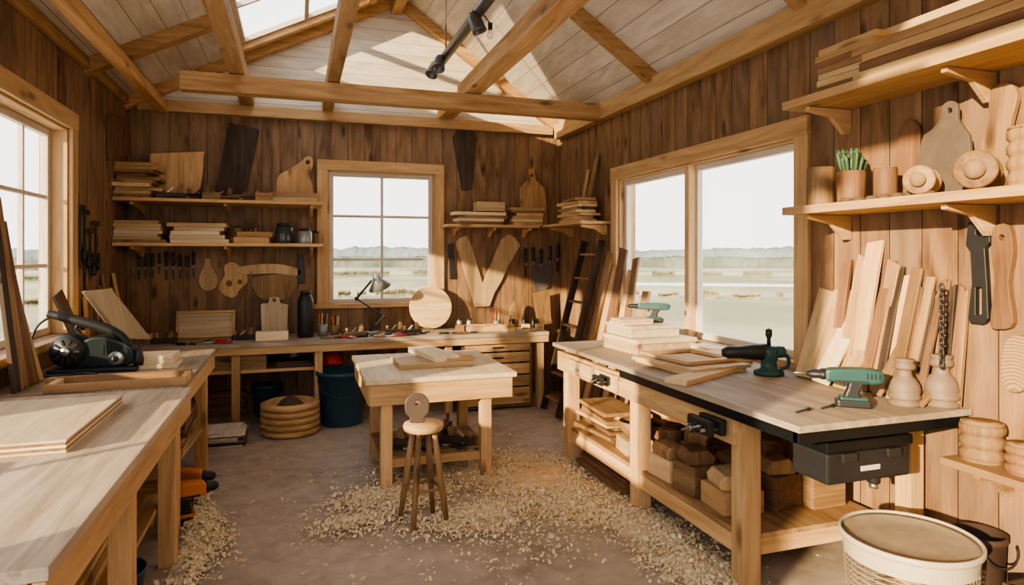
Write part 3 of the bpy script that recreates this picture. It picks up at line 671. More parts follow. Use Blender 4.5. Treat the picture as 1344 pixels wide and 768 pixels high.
def openbox(name,lab,loc,sz,tone,rz=0,cat="box",group=None,th=.015):
    e=thing(name,lab,cat,loc,(0,0,rz),group); x,y,z=sz; m=M()
    m.box((x,y,th),(0,0,th/2),W(tone,0)).box((x,th,z-th),(0,-y/2+th/2,(z+th)/2),W(tone,0),bev=.002).box((x,th,z-th),(0,y/2-th/2,(z+th)/2),W(tone,0),bev=.002)
    m.box((th,y-2*th,z-th),(-x/2+th/2,0,(z+th)/2),W(tone,1),bev=.002).box((th,y-2*th,z-th),(x/2-th/2,0,(z+th)/2),W(tone,1),bev=.002); m.make("body",e); return e
p=onY(312,480,6.75); openbox("wooden_box","open brown wooden box on the bench shelf",(p.x,6.84,BSZ),(.52,.32,.15),'mid')
p=onY(385,480,6.75); stack(p.x,6.8,BSZ,.34,.24,3,.022,['mid','dark'],"short offcut on the bench shelf","offcuts on the bench shelf")
jar((p.x+.0,6.95,BSZ+.066),"small dark tin on the shelf offcuts",ENAMEL,BLACK,.05,.1,name="tin")
p=onY(262,480,6.75); stack(p.x-.25,6.8,BSZ,.3,.24,3,.022,['trim','dark'],"short offcut on the bench shelf","offcuts on the bench shelf")
def bucket(loc,lab,mat,r,h,name="bucket",group=None):
    e=thing(name,lab,"bucket",loc,group=group)
    M().lathe([(0,0),(r*.82,0),(r*.84,.01),(r*.98,h*.92),(r*1.05,h*.93),(r*1.05,h),(r*.97,h),(r*.80,.02),(0,.02)],mat,seg=36).make("body",e)
    M().tube([(r*1.0*math.cos(t),-r*1.06*math.sin(t)*.3-r*.9,h*.9-r*.7*math.sin(t)) for t in [math.pi*i/10 for i in range(11)]],.005,IRON).make("handle",e); return e
p=onZ(450,560,0); bucket((p.x,p.y+.15,0),"large dark blue plastic bucket under the bench",BLUE,.235,.52)
p=onZ(350,548,0); bucket((p.x,p.y+.12,0),"teal blue plastic bucket under the bench",P("teal_bucket",(.02,.10,.13),.45),.15,.32)
p=onZ(381,568,0); e=thing("woven_basket","round basket built of stacked pale bentwood rings","basket",(p.x,p.y+.02,0))
pr=[(0,0),(.22,0)]
for i in range(5): pr+=[(.228,.006+i*.058),(.262,.012+i*.058),(.262,.048+i*.058),(.228,.054+i*.058)]
pr+=[(.22,.295),(.21,.03),(0,.03)]
M().lathe(pr,W('trim',0),seg=40).make("body",e)
e=thing("tool_bag","dark cloth bundle inside the basket","bag",(p.x,p.y+.02,.035))
M().lathe([(0,0),(.12,.0),(.16,.08),(.15,.19),(.09,.26),(.03,.30),(0,.3)],P("brown_cloth",(.10,.06,.04),.9,0,.3),seg=9).make("body",e)
e=thing("hard_hat","red plastic hard hat on a block under the bench","helmet",(.33,6.86,.555))
M().lathe([(.12,0),(.105,.02),(.1,.06),(.07,.1),(.03,.118),(0,.12)],RED,seg=28).make("shell",e); M().lathe([(.1,0),(.14,-.004),(.14,.004),(.1,.01),(.1,0)],RED,seg=28).make("brim",e)
board("support_block",(.2,.2,.55),(.33,6.95,.275),'dark',label="dark upright block under the bench",cat="block")
p=onZ(294,585,0); stack(p.x,p.y+.1,0,.30,.36,8,.018,['dark','white','bench'],"flat offcut sheet in a low pile on the floor","sheets piled on the floor",jit=.03)
G="planks piled beneath the bench"
p=onZ(292,548,0); stack(p.x,p.y+.15,0,.45,.25,9,.03,['red','mid'],"rough plank piled under the bench",G)
stack(-.83,5.05,.322,.26,.72,9,.028,['pine','trim','mid','red'],"short plank stacked on the bench shelf","planks on the side bench shelf",jit=.02)
stack(-1.2,4.9,.322,.3,.8,6,.03,['pine','trim','mid'],"short plank stacked on the bench shelf","planks on the side bench shelf",jit=.02)
stack(-1.0,2.9,.322,.5,.9,4,.03,['pine','trim','mid'],"long plank stacked on the bench shelf","planks on the near bench shelf",jit=.02)

# ------------------------------------------------------------ left area
L9=.90
def plysheet(x,y,sx,sy,rz,z,lab,n=3,t=.010):
    e=thing("plywood_sheet",lab,"plywood",(x,y,z),(0,0,rz))
    for i in range(n): M().box((sx-.006*(i%2),sy-.006*(i%2),t-.0005),(0,0,t*i+t/2),W('ply' if i%2==0 else 'mid',1),bev=.0015).make("ply_layer",e)
plysheet(-1.14,3.28,.62,.84,0,L9+.001,"thick layered pale plywood sheet lying on the bench",5)
plysheet(-1.32,2.58,.5,.28,.05,L9+.001,"pale layered plywood offcut lying on the bench")
e=thing("picture_frame","long open rectangular pine frame on the bench","frame",(-.96,4.27,L9),(0,0,.04))
M().box((.7,.035,.045),(0,-.13,.0235),W('mid',0),bev=.003).make("rail",e); M().box((.7,.035,.045),(0,.13,.0235),W('mid',0),bev=.003).make("rail",e)
for s in(-1,1): M().box((.035,.222,.04),(s*.33,0,.021),W('trim',1),bev=.003).make("stile",e)
board("narrow_plank",(.75,.07,.025),(-1.02,4.50,L9+.0135),'trim',(0,0,.05),"narrow pine plank lying on the bench","board")
stack(-.93,4.92,L9,.32,.26,3,.03,['pine','ply'],"short pale block stacked by the sander","blocks stacked on the side bench")
# mitre saw
p=onZ(105,492,L9)
e=thing("chop_saw","black and teal electric mitre saw with long raised arm","power saw",(p.x+.04,p.y+.13,L9),(0,0,-.05))
M().box((.50,.22,.03),(.02,0,.016),TEALD,bev=.01).make("base",e)
m=M(); m.lathe([(0,0),(.06,0),(.085,.012),(.102,.04),(.105,.07),(.105,.11),(.095,.135),(0,.14)],BLACK,(-.13,.06,.14),(rad(90),0,0),36)
m.lathe([(.102,0),(.112,.004),(.112,.018),(.102,.022),(.102,0)],TEALD,(-.13,.0,.14),(rad(90),0,0),36)
for i in range(10):
    a=i*math.pi/5; m.box((.012,.010,.035),(-.13+.06*math.cos(a),-.078,.14+.06*math.sin(a)),IRON,(0,-a+rad(90),0))
m.cyl(.026,.025,(-.13,-.085,.14),STEEL,(rad(90),0,0)); m.make("motor",e)
m=M(); m.prism(smooth([(-.06,.035),(.20,.035),(.245,.07),(.235,.14),(.17,.19),(.06,.225),(-.03,.21),(-.08,.15)],4),.13,TEALD,loc=(0,.075,0),rot=(rad(90),0,0),bev=.014,bs=2)
for i in range(5): m.box((.008,.006,.06),(.07+i*.022,-.056,.14),BLACK)
m.make("housing",e)
m=M(); m.cyl(.045,.02,(.15,-.068,.085),STEEL,(rad(90),0,0),seg=24).cyl(.018,.05,(.15,-.08,.085),BLACK,(rad(90),0,0)).lathe([(0,0),(.03,0),(.034,.03),(.026,.08),(.018,.11),(.022,.13),(0,.135)],IRON,(.265,-.02,.03)); m.make("blade_guard",e)
m=M(); m.tube(spl([(.21,0,.15),(.15,0,.225),(.05,0,.28),(-.08,0,.325),(-.2,0,.362),(-.255,0,.378)]),[.026+.008*math.sin(math.pi*min(1,i/22)) for i in range(26)],BLACK,12).tube(spl([(-.08,0,.31),(-.10,0,.27),(-.06,0,.23),(-.02,0,.2)]),.011,BLACK,8); m.make("handle",e)
m=M(); m.tube(spl([(-.23,0,.365),(-.31,-.01,.30),(-.345,-.02,.18),(-.31,-.06,.06),(-.33,-.14,.012),(-.22,-.21,.012),(-.10,-.20,.012),(-.02,-.16,.012),(.08,-.2,.012)]),.008,BLACK,8); m.make("power_cord",e)
flat('left',[(118,388),(150,384),(186,452),(150,452)],.25,.03,'ply',"square_board","pale board leaning behind the saw","board",lean=.10,z0=L9,axis=1)
leanboard('left',5.35,.16,L9,.20,.50,.02,'dark',"dark thin board leaning on the wall",roll=.2)
G="boards leaning by the tall window"
for i,(y,w,L,tn) in enumerate(((4.20,.07,1.20,'dark'),(4.29,.09,1.08,'mid'),(4.385,.07,.95,'red'),(4.47,.06,.75,'mid'),(4.545,.05,.58,'trim'))):
    leanboard('left',y,.13,L9,w,L,.025,tn,"long rough board leaning by the window",G,roll=.01*i-.01)
def clamp(wall,u,v0,v1,lab,group):
    a,z1=wproj(wall,u,v0,.05); _,z0=wproj(wall,u,v1,.05); L=z1-z0
    x,y,_=wloc(wall,a,.035,0); e=thing("bar_clamp",lab,"clamp",(x,y,z0),(0,0,RZW[wall]),group)
    M().box((.026,.014,L),(0,0,L/2),IRON,bev=.002).make("bar",e)
    M().box((.12,.022,.04),(.04,0,L-.02),IRON,bev=.006).make("fixed_jaw",e); M().box((.12,.024,.045),(.04,0,L*.35),IRON,bev=.006).make("sliding_jaw",e)
    M().lathe([(0,0),(.014,0),(.019,.03),(.015,.09),(0,.1)],BLACK,(.085,0,L*.35-.12),seg=12).make("handle",e)
for u,a,b in((108,268,352),(114,275,362),(121,300,366),(128,290,360)): clamp('left',u,a,b,"black bar clamp hanging on the plank wall","bar clamps on the wall")
G="slim offcuts leaning on the left wall"
for i,y in enumerate((5.85,5.95,6.05,6.15,6.26,6.38,6.62,6.72)):
    hi=y>6.55
    leanboard('left',y,.12,BZ if hi else 0.0,.055,(.55 if hi else 1.42)+R(-.12,.15),.02,random.choice(T1),"slim offcut leaning against the plank wall",G,roll=R(-.03,.03))
def drill(name,loc,rz,body,sc=1.,lab="",group=None,cat="drill",accent=None,bit=True):
    accent=accent or BLACK
    e=thing(name,lab,cat,loc,(0,0,rz),group,sc=sc)
    M().box((.125,.078,.045),(.01,0,.0225),accent,bev=.01).box((.10,.065,.02),(.01,0,.052),body,bev=.006).make("battery",e)
    M().prism(smooth([(-.02,.055),(.035,.055),(.032,.09),(.048,.15),(.0,.155),(-.012,.11)],4),.044,accent,loc=(0,.022,0),rot=(rad(90),0,0),bev=.008,bs=2).make("grip",e)
    m=M(); m.prism(smooth([(-.085,.155),(-.02,.148),(.06,.145),(.105,.155),(.115,.19),(.105,.225),(.05,.238),(-.04,.234),(-.088,.222),(-.095,.19)],4),.074,body,loc=(0,.037,0),rot=(rad(90),0,0),bev=.014,bs=2)
    for i in range(4): m.box((.006,.078,.035),(.055+i*.014,0,.195),accent)
    m.cyl(.036,.012,(-.03,0,.19),accent,(0,rad(90),0)).box((.12,.078,.012),(.0,0,.16),accent); m.make("motor_housing",e)
    M().lathe([(0,0),(.034,0),(.034,.022),(.028,.026),(.028,.052),(.020,.07),(.010,.076),(0,.076)],accent,(-.085,0,.19),(0,rad(-90),0),20).make("chuck",e)
    if bit: M().cyl(.0045,.05,(-.18,0,.19),STEEL,(0,rad(90),0),seg=8).make("drill_bit",e)
    M().box((.014,.02,.03),(-.026,0,.135),accent,bev=.004).make("trigger",e)
    return e
G="orange power tools on the floor"; lb="orange and black cordless drill on the floor"
drill("cordless_drill",(-.64,4.40,0),rad(195),ORANGE,1.1,lb,G)
drill("cordless_drill",(-.68,4.66,0),rad(170),ORANGE,1.1,lb,G)
drill("cordless_drill",(-.92,4.45,0),rad(215),ORANGE,1.1,lb,G)
bucket((-.80,3.35,0),"small blue plastic bucket under the bench",BLUE,.14,.22)

# ------------------------------------------------------------ center items
TZ7=.78
a=onZ(567,478,TZ7)
board("wood_plank",(.58,.42,.042),(a.x,a.y+.02,TZ7+.022),'pine',(0,0,.02),"wide thick pale plank lying on the small table","board","planks on the small table")
board("wood_plank",(.20,.62,.045),(a.x+.03,a.y+.12,TZ7+.067),'ply',(0,0,.18),"thick pale plank stacked on the small table","board","planks on the small table")
board("wood_plank",(.24,.14,.025),(a.x+.19,a.y-.11,TZ7+.0565),'trim',(0,0,.1),"short offcut stacked on the small table","board","planks on the small table")
G="tools on the table shelf"
for i,(x,y) in enumerate(((.80,4.85),(1.02,4.98),(1.17,4.8),(.88,5.15),(1.15,5.15))): plane((x,y,.2195),R(0,3),"dark wooden hand plane on the table shelf",1.1,)
for i in range(5): pliers((.75+i*.11,4.74+R(0,.03),.228),(0,0,R(0,6)),"worn pliers on the table shelf",1.1,IRON,G)
e=thing("stool","small round wooden stool with splayed legs and low back","stool",(.74,3.97,0))
M().lathe([(0,.565),(.10,.565),(.120,.576),(.125,.6),(.118,.615),(0,.618)],W('trim',0),seg=32).make("seat",e)
ft=[]
for i in range(4):
    a=rad(45+90*i+12); t_=Vector((.07*math.cos(a),.07*math.sin(a),.568)); f_=Vector((.155*math.cos(a),.155*math.sin(a),.005)); ft.append((t_,f_))
    M().tube([t_,t_.lerp(f_,.4),f_],[.016,.021,.015],W('mid',2),10).make("leg",e)
for i in range(4):
    a=ft[i][0].lerp(ft[i][1],.62); b=ft[(i+1)%4][0].lerp(ft[(i+1)%4][1],.62); M().tube([a,b],.010,W('mid',0),8).make("rung",e)
M().prism(smooth([(-.04,0),(.04,0),(.045,.03),(.070,.06),(.074,.12),(.045,.165),(0,.178),(-.045,.165),(-.074,.12),(-.070,.06),(-.045,.03)],4),.028,P("dark_stained_wood",(.06,.035,.022),.5,0,.3),holes=[circ(0,.12,.014,16)],bev=.005,bs=2).make("backrest",e,(-.035,.02,.617),(rad(84),0,rad(-14)),label="dark rounded wooden backrest with round hole")

# ------------------------------------------------------------ right bench items
def lidbox(name,loc,sz,tone,rz,lab,group):
    e=thing(name,lab,"box",loc,(0,0,rz),group); x,y,z=sz
    M().box((x*.96,y*.96,z*.72),(0,0,z*.36),W(tone,1),bev=.003).make("body",e); M().box((x,y,z*.26),(0,0,z*.72+z*.13+.001),W('ply',1),bev=.003).make("lid",e)
G="flat wooden boxes on the bench"
lidbox("wooden_box",(2.55,4.38,RB),(.52,.52,.11),'pine',.05,"flat pine box with overhanging lid",G)
lidbox("wooden_box",(2.52,4.42,RB+.1115),(.42,.42,.085),'ply',.0,"flat pine box with overhanging lid",G)
stack(2.43,4.40,RB+.198,.26,.22,2,.022,['ply','pine'],"small pale offcut on top of the boxes","offcuts on the bench boxes")
stack(2.86,4.05,RB,.16,.3,2,.03,['ply','pine'],"small pale offcut beside the boxes","offcuts on the bench")
drill("cordless_drill",(2.66,4.50,RB+.198),rad(-35),TEAL,(1.2,.9,.62),"teal cordless drill resting on wooden boxes","teal drills on the bench")
stack(2.42,3.62,RB,.48,.62,2,.024,['pine','trim'],"wide pale board lying on the bench","boards on the bench",jit=.02,rz=.1)
e=thing("picture_frame","open pale wooden frame lying on stacked boards","frame",(2.44,3.66,RB+.049),(0,0,.1))
for s in(-1,1): M().box((.05,.5,.022),(s*.19,0,.011),W('trim',1),bev=.003).make("stile",e); M().box((.33,.05,.022),(0,s*.22,.011),W('trim',0),bev=.003).make("rail",e)
board("wood_plank",(.14,.62,.03),(2.27,3.27,RB+.016),'pine',(0,0,-1.1),"pale plank lying across the bench","board")
stack(2.75,3.72,RB,.22,.34,2,.03,['pine','mid'],"small offcut lying on the bench","offcuts on the bench")
e=thing("router_tool","dark horizontal power tool on a round teal base","power tool",(2.70,3.22,RB),(0,0,rad(-25)),sc=1.1)
M().lathe([(0,0),(.075,0),(.08,.008),(.078,.02),(.045,.035),(.04,.07),(.05,.1),(.052,.135),(.04,.155),(0,.16)],TEAL,seg=28).make("base",e)
M().lathe([(0,0),(.035,0),(.047,.02),(.044,.08),(.034,.16),(.034,.22),(.018,.25),(0,.25)],BLACK,(-.0,0,.125),(0,rad(-92),0),20).make("barrel",e)
M().lathe([(0,0),(.028,0),(.034,.02),(.03,.05),(.012,.06),(0,.06)],TEAL,(.03,0,.125),(0,rad(90),0),20).make("motor_housing",e)
M().lathe([(0,0),(.012,0),(.010,.04),(.018,.06),(.018,.09),(0,.1)],BLACK,(0,0,.155),seg=16).make("knob",e)
M().tube(spl([(.06,0,.12),(.1,0,.10),(.1,0,.05),(.06,0,.03)]),.010,TEAL).make("handle",e)
drill("cordless_drill",(2.50,2.42,RB),rad(-36),TEAL,(1.2,1.1,.78),"teal and black cordless drill standing on the bench","teal drills on the bench")
for i,(u,v) in enumerate(((1045,542),(1078,537))):
    p=onZ(u,v,RB+.006); M().lathe([(0,0),(.005,0),(.005,.09),(.009,.095),(.009,.11),(0,.11)],IRON,(0,0,0),(0,rad(90),.2),10).make("bolt",None,(p.x,p.y,RB+.0095),(0,0,.1),"small dark bolt lying on the bench","bolt","bolts on the bench")
def vase(loc,lab,sc,mat,group=None):
    e=thing("wooden_jar",lab,"jar",loc,group=group,sc=sc)
    pr=[(0,0),(.066,0),(.070,.008),(.070,.018),(.062,.024),(.062,.030),(.072,.038),(.072,.048),(.066,.056),(.070,.075),(.066,.105),(.050,.130),(.034,.145),(.030,.165),(.034,.175),(0,.175)]
    M().lathe(pr,mat,seg=32).make("body",e); M().lathe([(0,.175),(.040,.175),(.048,.183),(.048,.20),(.040,.206),(.040,.212),(.045,.218),(.045,.226),(0,.23)],mat,seg=28).make("lid",e)
G="turned wooden jars at the bench rear"
vase((2.77,2.36,RB),"slim-necked ringed grey-brown wooden jar on the bench",.98,GBW,G)
vase((2.92,2.29,RB),"slim-necked ringed grey-brown wooden jar on the bench",1.08,GBW,G)
G="lumber standing against the right wall"
LR=[(1070,372,20,'pine'),(1088,374,24,'trim'),(1104,345,12,'red'),(1116,330,15,'trim'),(1130,318,20,'trim'),(1147,340,13,'red'),(1157,338,16,'mid'),(1168,352,10,'dark'),(1176,360,14,'trim'),(1187,347,15,'mid'),(1198,372,9,'red'),(1206,358,11,'mid'),(1215,376,9,'dark'),(1222,366,9,'red'),(1230,388,8,'mid'),(1238,372,9,'red'),(1247,380,9,'dark'),(1255,372,8,'red'),(1263,384,8,'mid')]
for i,(u,v,wp,tn) in enumerate(LR):
    off=(.13+.035*(i%2)) if i>1 else .19
    if i>13: off=.05+.02*(i%2)
    a,z=wproj('right',u,v,off*.5); a2,_=wproj('right',u+wp,v,off*.5); L=(z-RB)
    leanboard('right',a+ (a2-a)*.2,off,RB,(a2-a),L,.018 if i%2 else .024,tn,"sawn board standing on the bench against the wall",G,roll=R(-.07,.0) if 2<i<9 else R(-.02,.02),skew=R(-.03,.04))
G="short offcuts in front of the lumber"
for u,o_,w_,L_,tn,rl in((1078,.25,.12,.5,'ply',-.08),(1104,.25,.09,.42,'pine',-.05),(1152,.21,.06,.46,'mid',-.15),(1170,.23,.045,.38,'trim',-.1),(1192,.19,.045,.34,'red',-.05),(1208,.22,.04,.28,'mid',-.02)):
    leanboard('right',wproj('right',u,480,o_)[0],o_,RB,w_,L_,.018,tn,"short offcut leaning before the lumber",G,roll=rl)
e=thing("chain","dark steel chain hanging against the lumber","chain",(0,0,0))
for i in range(15):
    p=onX(1236,378+i*7.2,2.86); m=M(); tt=i%2
    pts=[(p.x+(.010*math.cos(t) if tt else 0),p.y+(0 if tt else .010*math.cos(t)),p.z+.019*math.sin(t)) for t in [6.283*k/12 for k in range(12)]]
    m.tube(pts,.0045,IRON,6,True); m.make("link",e)
def slot(cx,cy,w,h): return [(cx-w,cy-h),(cx+w,cy-h),(cx+w,cy+h),(cx-w,cy+h)]
flat('right',[(1276,292),(1304,290),(1305,318),(1298,326),(1301,372),(1303,418),(1296,426),(1279,424),(1276,418),(1281,372),(1279,330),(1273,322)],.004,.03,'dark',"large_caliper","large dark steel caliper tool hanging on the wall","caliper",mat=IRON,holes=[circ(1291,305,5,14),slot(1290,395,4,18)])
flat('right',[(1310,300),(1330,296),(1336,330),(1330,372),(1336,424),(1318,432),(1306,424),(1312,372),(1308,335)],.004,.035,'red',"carved_paddle","worn brown carved paddle hanging on the wall","paddle",sm=3,holes=[circ(1321,312,4,12)])
flat('right',[(1326,450),(1342,440),(1356,450),(1358,500),(1340,515),(1322,498)],.004,.04,'mid',"log_slice","round log slice hanging on the wall","log slice",sm=4,mat=ENDG)
G="planks stacked on the top shelf"
stackp('right',1068,1150,SU,46,.34,.28,7,['mid','trim','red','pine'],"short weathered plank stacked on the shelf",G,jit=.01,cut=.9,rj=.03)
z=SU
for i in range(6):
    t=.042
    for j in range(3 if i<4 else 2):
        board("long_plank",(.10,R(1.12,1.32),t-.002),(XR-.07-j*.11,1.94+R(-.05,.05),z+t/2),random.choice(['trim','mid','red','pine','mid']),(0,0,R(-.004,.004)),"long weathered plank stacked on the shelf","board",G)
    z+=t
def log(loc,r,h,lab,rot=(0,0,0),name="wood_block",cat="wood block",bands=0,tone='mid',group=None):
    e=thing(name,lab,cat,loc,rot,group)
    pr=[(r*.96,0),(r,.006)]
    if bands:
        for i in range(bands): z_=h*(i+.5)/bands; pr+=[(r*.90,z_-h*.42/bands),(r*1.02,z_-h*.25/bands),(r*1.04,z_),(r*1.02,z_+h*.25/bands),(r*.90,z_+h*.42/bands)]
    pr+=[(r,h-.006),(r*.96,h)]
    M().lathe(pr,W(tone,2),seg=32).make("bark_side",e)
    M().lathe([(0,h),(r*.955,h),(r*.955,h+.002),(0,h+.002)],ENDG,seg=32).make("end_grain",e); return e
log(ws('right',1077,SL,.24),.074,.21,"upright brown log block on the shelf",tone='mid')
p=ws('right',1117,SL,.22); e=thing("potted_succulent","spiky green succulent in a brown log pot","potted plant",p)
M().lathe([(0,0),(.064,0),(.068,.01),(.070,.17),(.06,.17),(.058,.15),(0,.15)],W('red',2),seg=28).make("pot",e)
m=M()
for i in range(34):
    a=R(0,6.28); k=R(0,1)**.6; b0=Vector((.045*k*math.cos(a),.045*k*math.sin(a),.148)); hh=R(.08,.15); d=Vector((.03*k*math.cos(a),.03*k*math.sin(a),hh))
    m.tube([b0,b0+d*.3,b0+d*.6,b0+d*.9,b0+d],[.009,.012,.010,.009,.002],GREEN,7)
    for q in range(3): 
        a2=R(0,6.28); c0=b0+d*R(.5,.95); m.tube([c0,c0+Vector((.022*math.cos(a2),.022*math.sin(a2),.02))],[.004,.0008],GREEN,5)
m.make("foliage",e)
log(ws('right',1162,SL,.20),.055,.165,"short dark log block on the shelf",tone='red')
x,y,z=ws('right',1160,SL,.32)
for i in range(7): M().lathe([(0,0),(.028,0),(.034,.01),(.02,.02),(0,.02)],BARK,seg=9).make("bark_chip",None,(x+R(-.0,.015),y-.02+i*.075-.2,SL+.001),(0,0,R(0,3)),"small dark bark chip on the shelf edge","bark chip","bark chips on the shelf")
def spool(loc,rot,r,h,lab,sc=1.):
    e=thing("turned_spool",lab,"wooden spool",loc,rot,sc=sc)
    M().lathe([(0,0),(r*.9,0),(r,.01),(r,.03),(r*.8,.04),(r*.85,h*.5),(r*.8,h-.04),(r,h-.03),(r,h-.01),(r*.9,h),(0,h)],W('mid',2),seg=30).make("body",e)
    M().lathe([(0,h),(r*.45,h),(r*.5,h+.02),(0,h+.025)],ENDG,seg=20).make("hub",e)
x,y,z=ws('right',1222,SL,.25); spool((x+.03,y+.05,SL+.067),(0,rad(-90),.5),.066,.16,"turned wooden spool lying on the shelf")
x,y,z=ws('right',1296,SL,.25); spool((x+.03,y+.05,SL+.081),(0,rad(-90),.5),.08,.16,"large turned wooden spool lying on the shelf")
x,y,z=ws('right',1352,SL,.23); log((x,y,SL),.075,.24,"tall turned log on the shelf",bands=4,tone='mid')
flat('right',[(1181,238),(1179,160),(1186,142),(1196,139),(1206,146),(1209,165),(1207,238)],.004,.02,'red',"wooden_paddle","narrow brown wooden paddle propped on the shelf","paddle",lean=.04,z0=SL,sm=3)
flat('right',[(1213,240),(1212,175),(1224,160),(1234,146),(1236,128),(1246,121),(1256,126),(1258,144),(1268,158),(1277,176),(1275,240)],.05,.022,'bench',"cutting_board","grey weathered cutting board with handle on shelf","cutting board",lean=.05,z0=SL,holes=[circ(1246,134,3.5,14)],sm=3,mat=P("weathered_grey_wood",(.11,.08,.058),.7,0,.35))
flat('right',[(1296,235),(1293,180),(1301,150),(1300,112),(1312,97),(1330,98),(1337,115),(1331,150),(1332,190),(1328,235)],.01,.03,'mid',"carved_board","tall carved wavy wood board propped on the shelf","carved board",lean=.05,z0=SL,sm=4)
G="turned log pieces on the low shelf"
for (y,x,r,h,tn) in((2.07,2.885,.085,.17,'mid'),(1.88,2.885,.08,.12,'red'),(1.70,2.885,.075,.2,'mid')):
    log((x,y,.74),r,h,"turned log piece on the low shelf",bands=3,tone=tn,group=G)
openbox("wooden_crate","dark open wooden crate on the floor",(2.88,1.70,0),(.24,.4,.3),'dark')
bucket((2.88,2.08,0),"dark brown bucket beneath the low shelf",P("dark_brown_bucket",(.05,.03,.022),.6),.10,.42)
G="wood blocks on the lower bench shelf"; zs=.2725
blk=[(2.20,3.52,.16,.24,.13,'pine'),(2.22,3.26,.2,.2,.17,'mid'),(2.26,2.99,.24,.24,.12,'trim'),(2.42,3.50,.18,.2,.2,'mid'),(2.47,3.25,.2,.18,.12,'pine'),(2.52,2.96,.2,.2,.18,'red'),(2.68,3.45,.2,.24,.16,'trim'),(2.25,4.05,.2,.22,.10,'pine'),(2.5,4.0,.2,.22,.14,'red')]
for x,y,a,b,c_,tn in blk: M().box((a,b,c_),(0,0,0),W(tn,1),bev=.006,taper=R(.92,1.)).make("timber_block",None,(x,y,zs+c_/2-.001),(0,0,R(-.18,.18)),"square sawn timber block on the bench shelf","wood block",G)
for x,y,a,b,c_,tn in blk[:6]: M().prism([(-a*.4,-.035),(a*.38,-.035),(a*.42,.01),(a*.2,.05),(-a*.3,.04),(-a*.44,.005)],b*.8,W(random.choice(['mid','red','pine']),2),loc=(0,b*.4,0),rot=(rad(90),0,0),bev=.004).make("split_log",None,(x,y,zs+c_+.0355),(0,0,R(-.5,.5)),"irregular split log offcut on top of a block","split log",G)
log((2.36,3.76,zs),.08,.22,"short round log on the bench shelf",tone='mid')
log((2.70,3.20,zs),.07,.26,"short round log on the bench shelf",tone='red')
G="planks stacked under the bench"
stack(2.32,4.50,zs,.36,.6,8,.03,['trim','mid','red'],"short plank stacked on the lower shelf",G,jit=.04,cut=.75,rj=.12)
stack(2.75,4.50,zs,.3,.6,7,.035,['mid','trim'],"short plank stacked on the lower shelf",G,jit=.02)
stack(2.30,4.3,0,.42,.8,4,.03,['red','mid'],"rough plank lying on the floor beneath the bench",G,jit=.03)
M().lathe([(0,0),(.06,0),(.1,.07),(.11,.12),(.1,.12),(.055,.01),(0,.01)],W('mid',0),seg=32).make("wooden_bowl",None,(2.24,4.03,zs+.101),(0,0,0),"turned brown wooden bowl on a block","bowl")
openbox("wooden_crate","open brown wooden crate on the lower shelf",(2.76,2.94,zs),(.22,.26,.2),'mid')
e=thing("tool_case","black slim machine housing mounted below the bench","tool case",(2.46,2.38,.63))
M().box((.48,.22,.14),(0,0,.07),BLACK,bev=.014).make("body",e)
M().box((.50,.24,.05),(0,0,.168),EDGE,bev=.012).make("lid",e)
for s in(-1,1): M().box((.08,.02,.04),(s*.13,-.118,.12),IRON,bev=.006).make("latch",e)
M().cyl(.03,.06,(.14,0,-.03),IRON).lathe([(0,-.09),(.02,-.085),(.022,-.06),(0,-.06)],STEEL,(.14,0,0)).make("knob",e)
M().box((.4,.14,.062),(0,0,.223),IRON).make("mount",e)
M().box((.11,.003,.022),(0,-.1115,.06),PAPER).make("label_plate",e,label="small pale rectangular label plate")
bc=Vector((2.49,2.10,0)); r=.262; hb=.455
e=thing("laundry_bin","beige perforated round plastic bin with worn tan lid","bin",tuple(bc))
b=bmesh.new(); seg=64; rows=18; V=[]
for j in range(rows+1):
    z=.005+hb*.95*j/rows; rr=r*(.86+.12*j/rows); V.append([b.verts.new((rr*math.cos(6.28318*k/seg),rr*math.sin(6.28318*k/seg),z)) for k in range(seg)])
hole=[]
for j in range(rows):
    for k in range(seg):
        f=b.faces.new((V[j][k],V[j][(k+1)%seg],V[j+1][(k+1)%seg],V[j+1][k]))
        if 1<j<rows-3 : hole.append(f)
bmesh.ops.inset_individual(b,faces=hole,thickness=.0058)
bmesh.ops.delete(b,geom=hole,context='FACES_ONLY')
mm=M(); mm._add(b,CREAM,Matrix.Identity(4),False); o=mm.make("body",e); md=o.modifiers.new("t","SOLIDIFY"); md.thickness=.006
M().lathe([(0,.0),(r*.855,.0),(r*.86,.006),(0,.006)],CREAM,seg=48).make("bottom",e)
M().lathe([(r*.97,hb*.93),(r*1.02,hb*.94),(r*1.035,hb*.96),(r*1.035,hb*.99),(r*1.02,hb),(r*.99,hb),(r*.98,hb*.97),(r*.97,hb*.93)],CREAM,seg=64).make("rim",e)
M().lathe([(0,hb*.965),(r*.5,hb*.97),(r*.9,hb*.965),(r*.97,hb*.98),(r*.97,hb*.95),(0,hb*.95)],CREAM2,seg=64).make("lid",e)

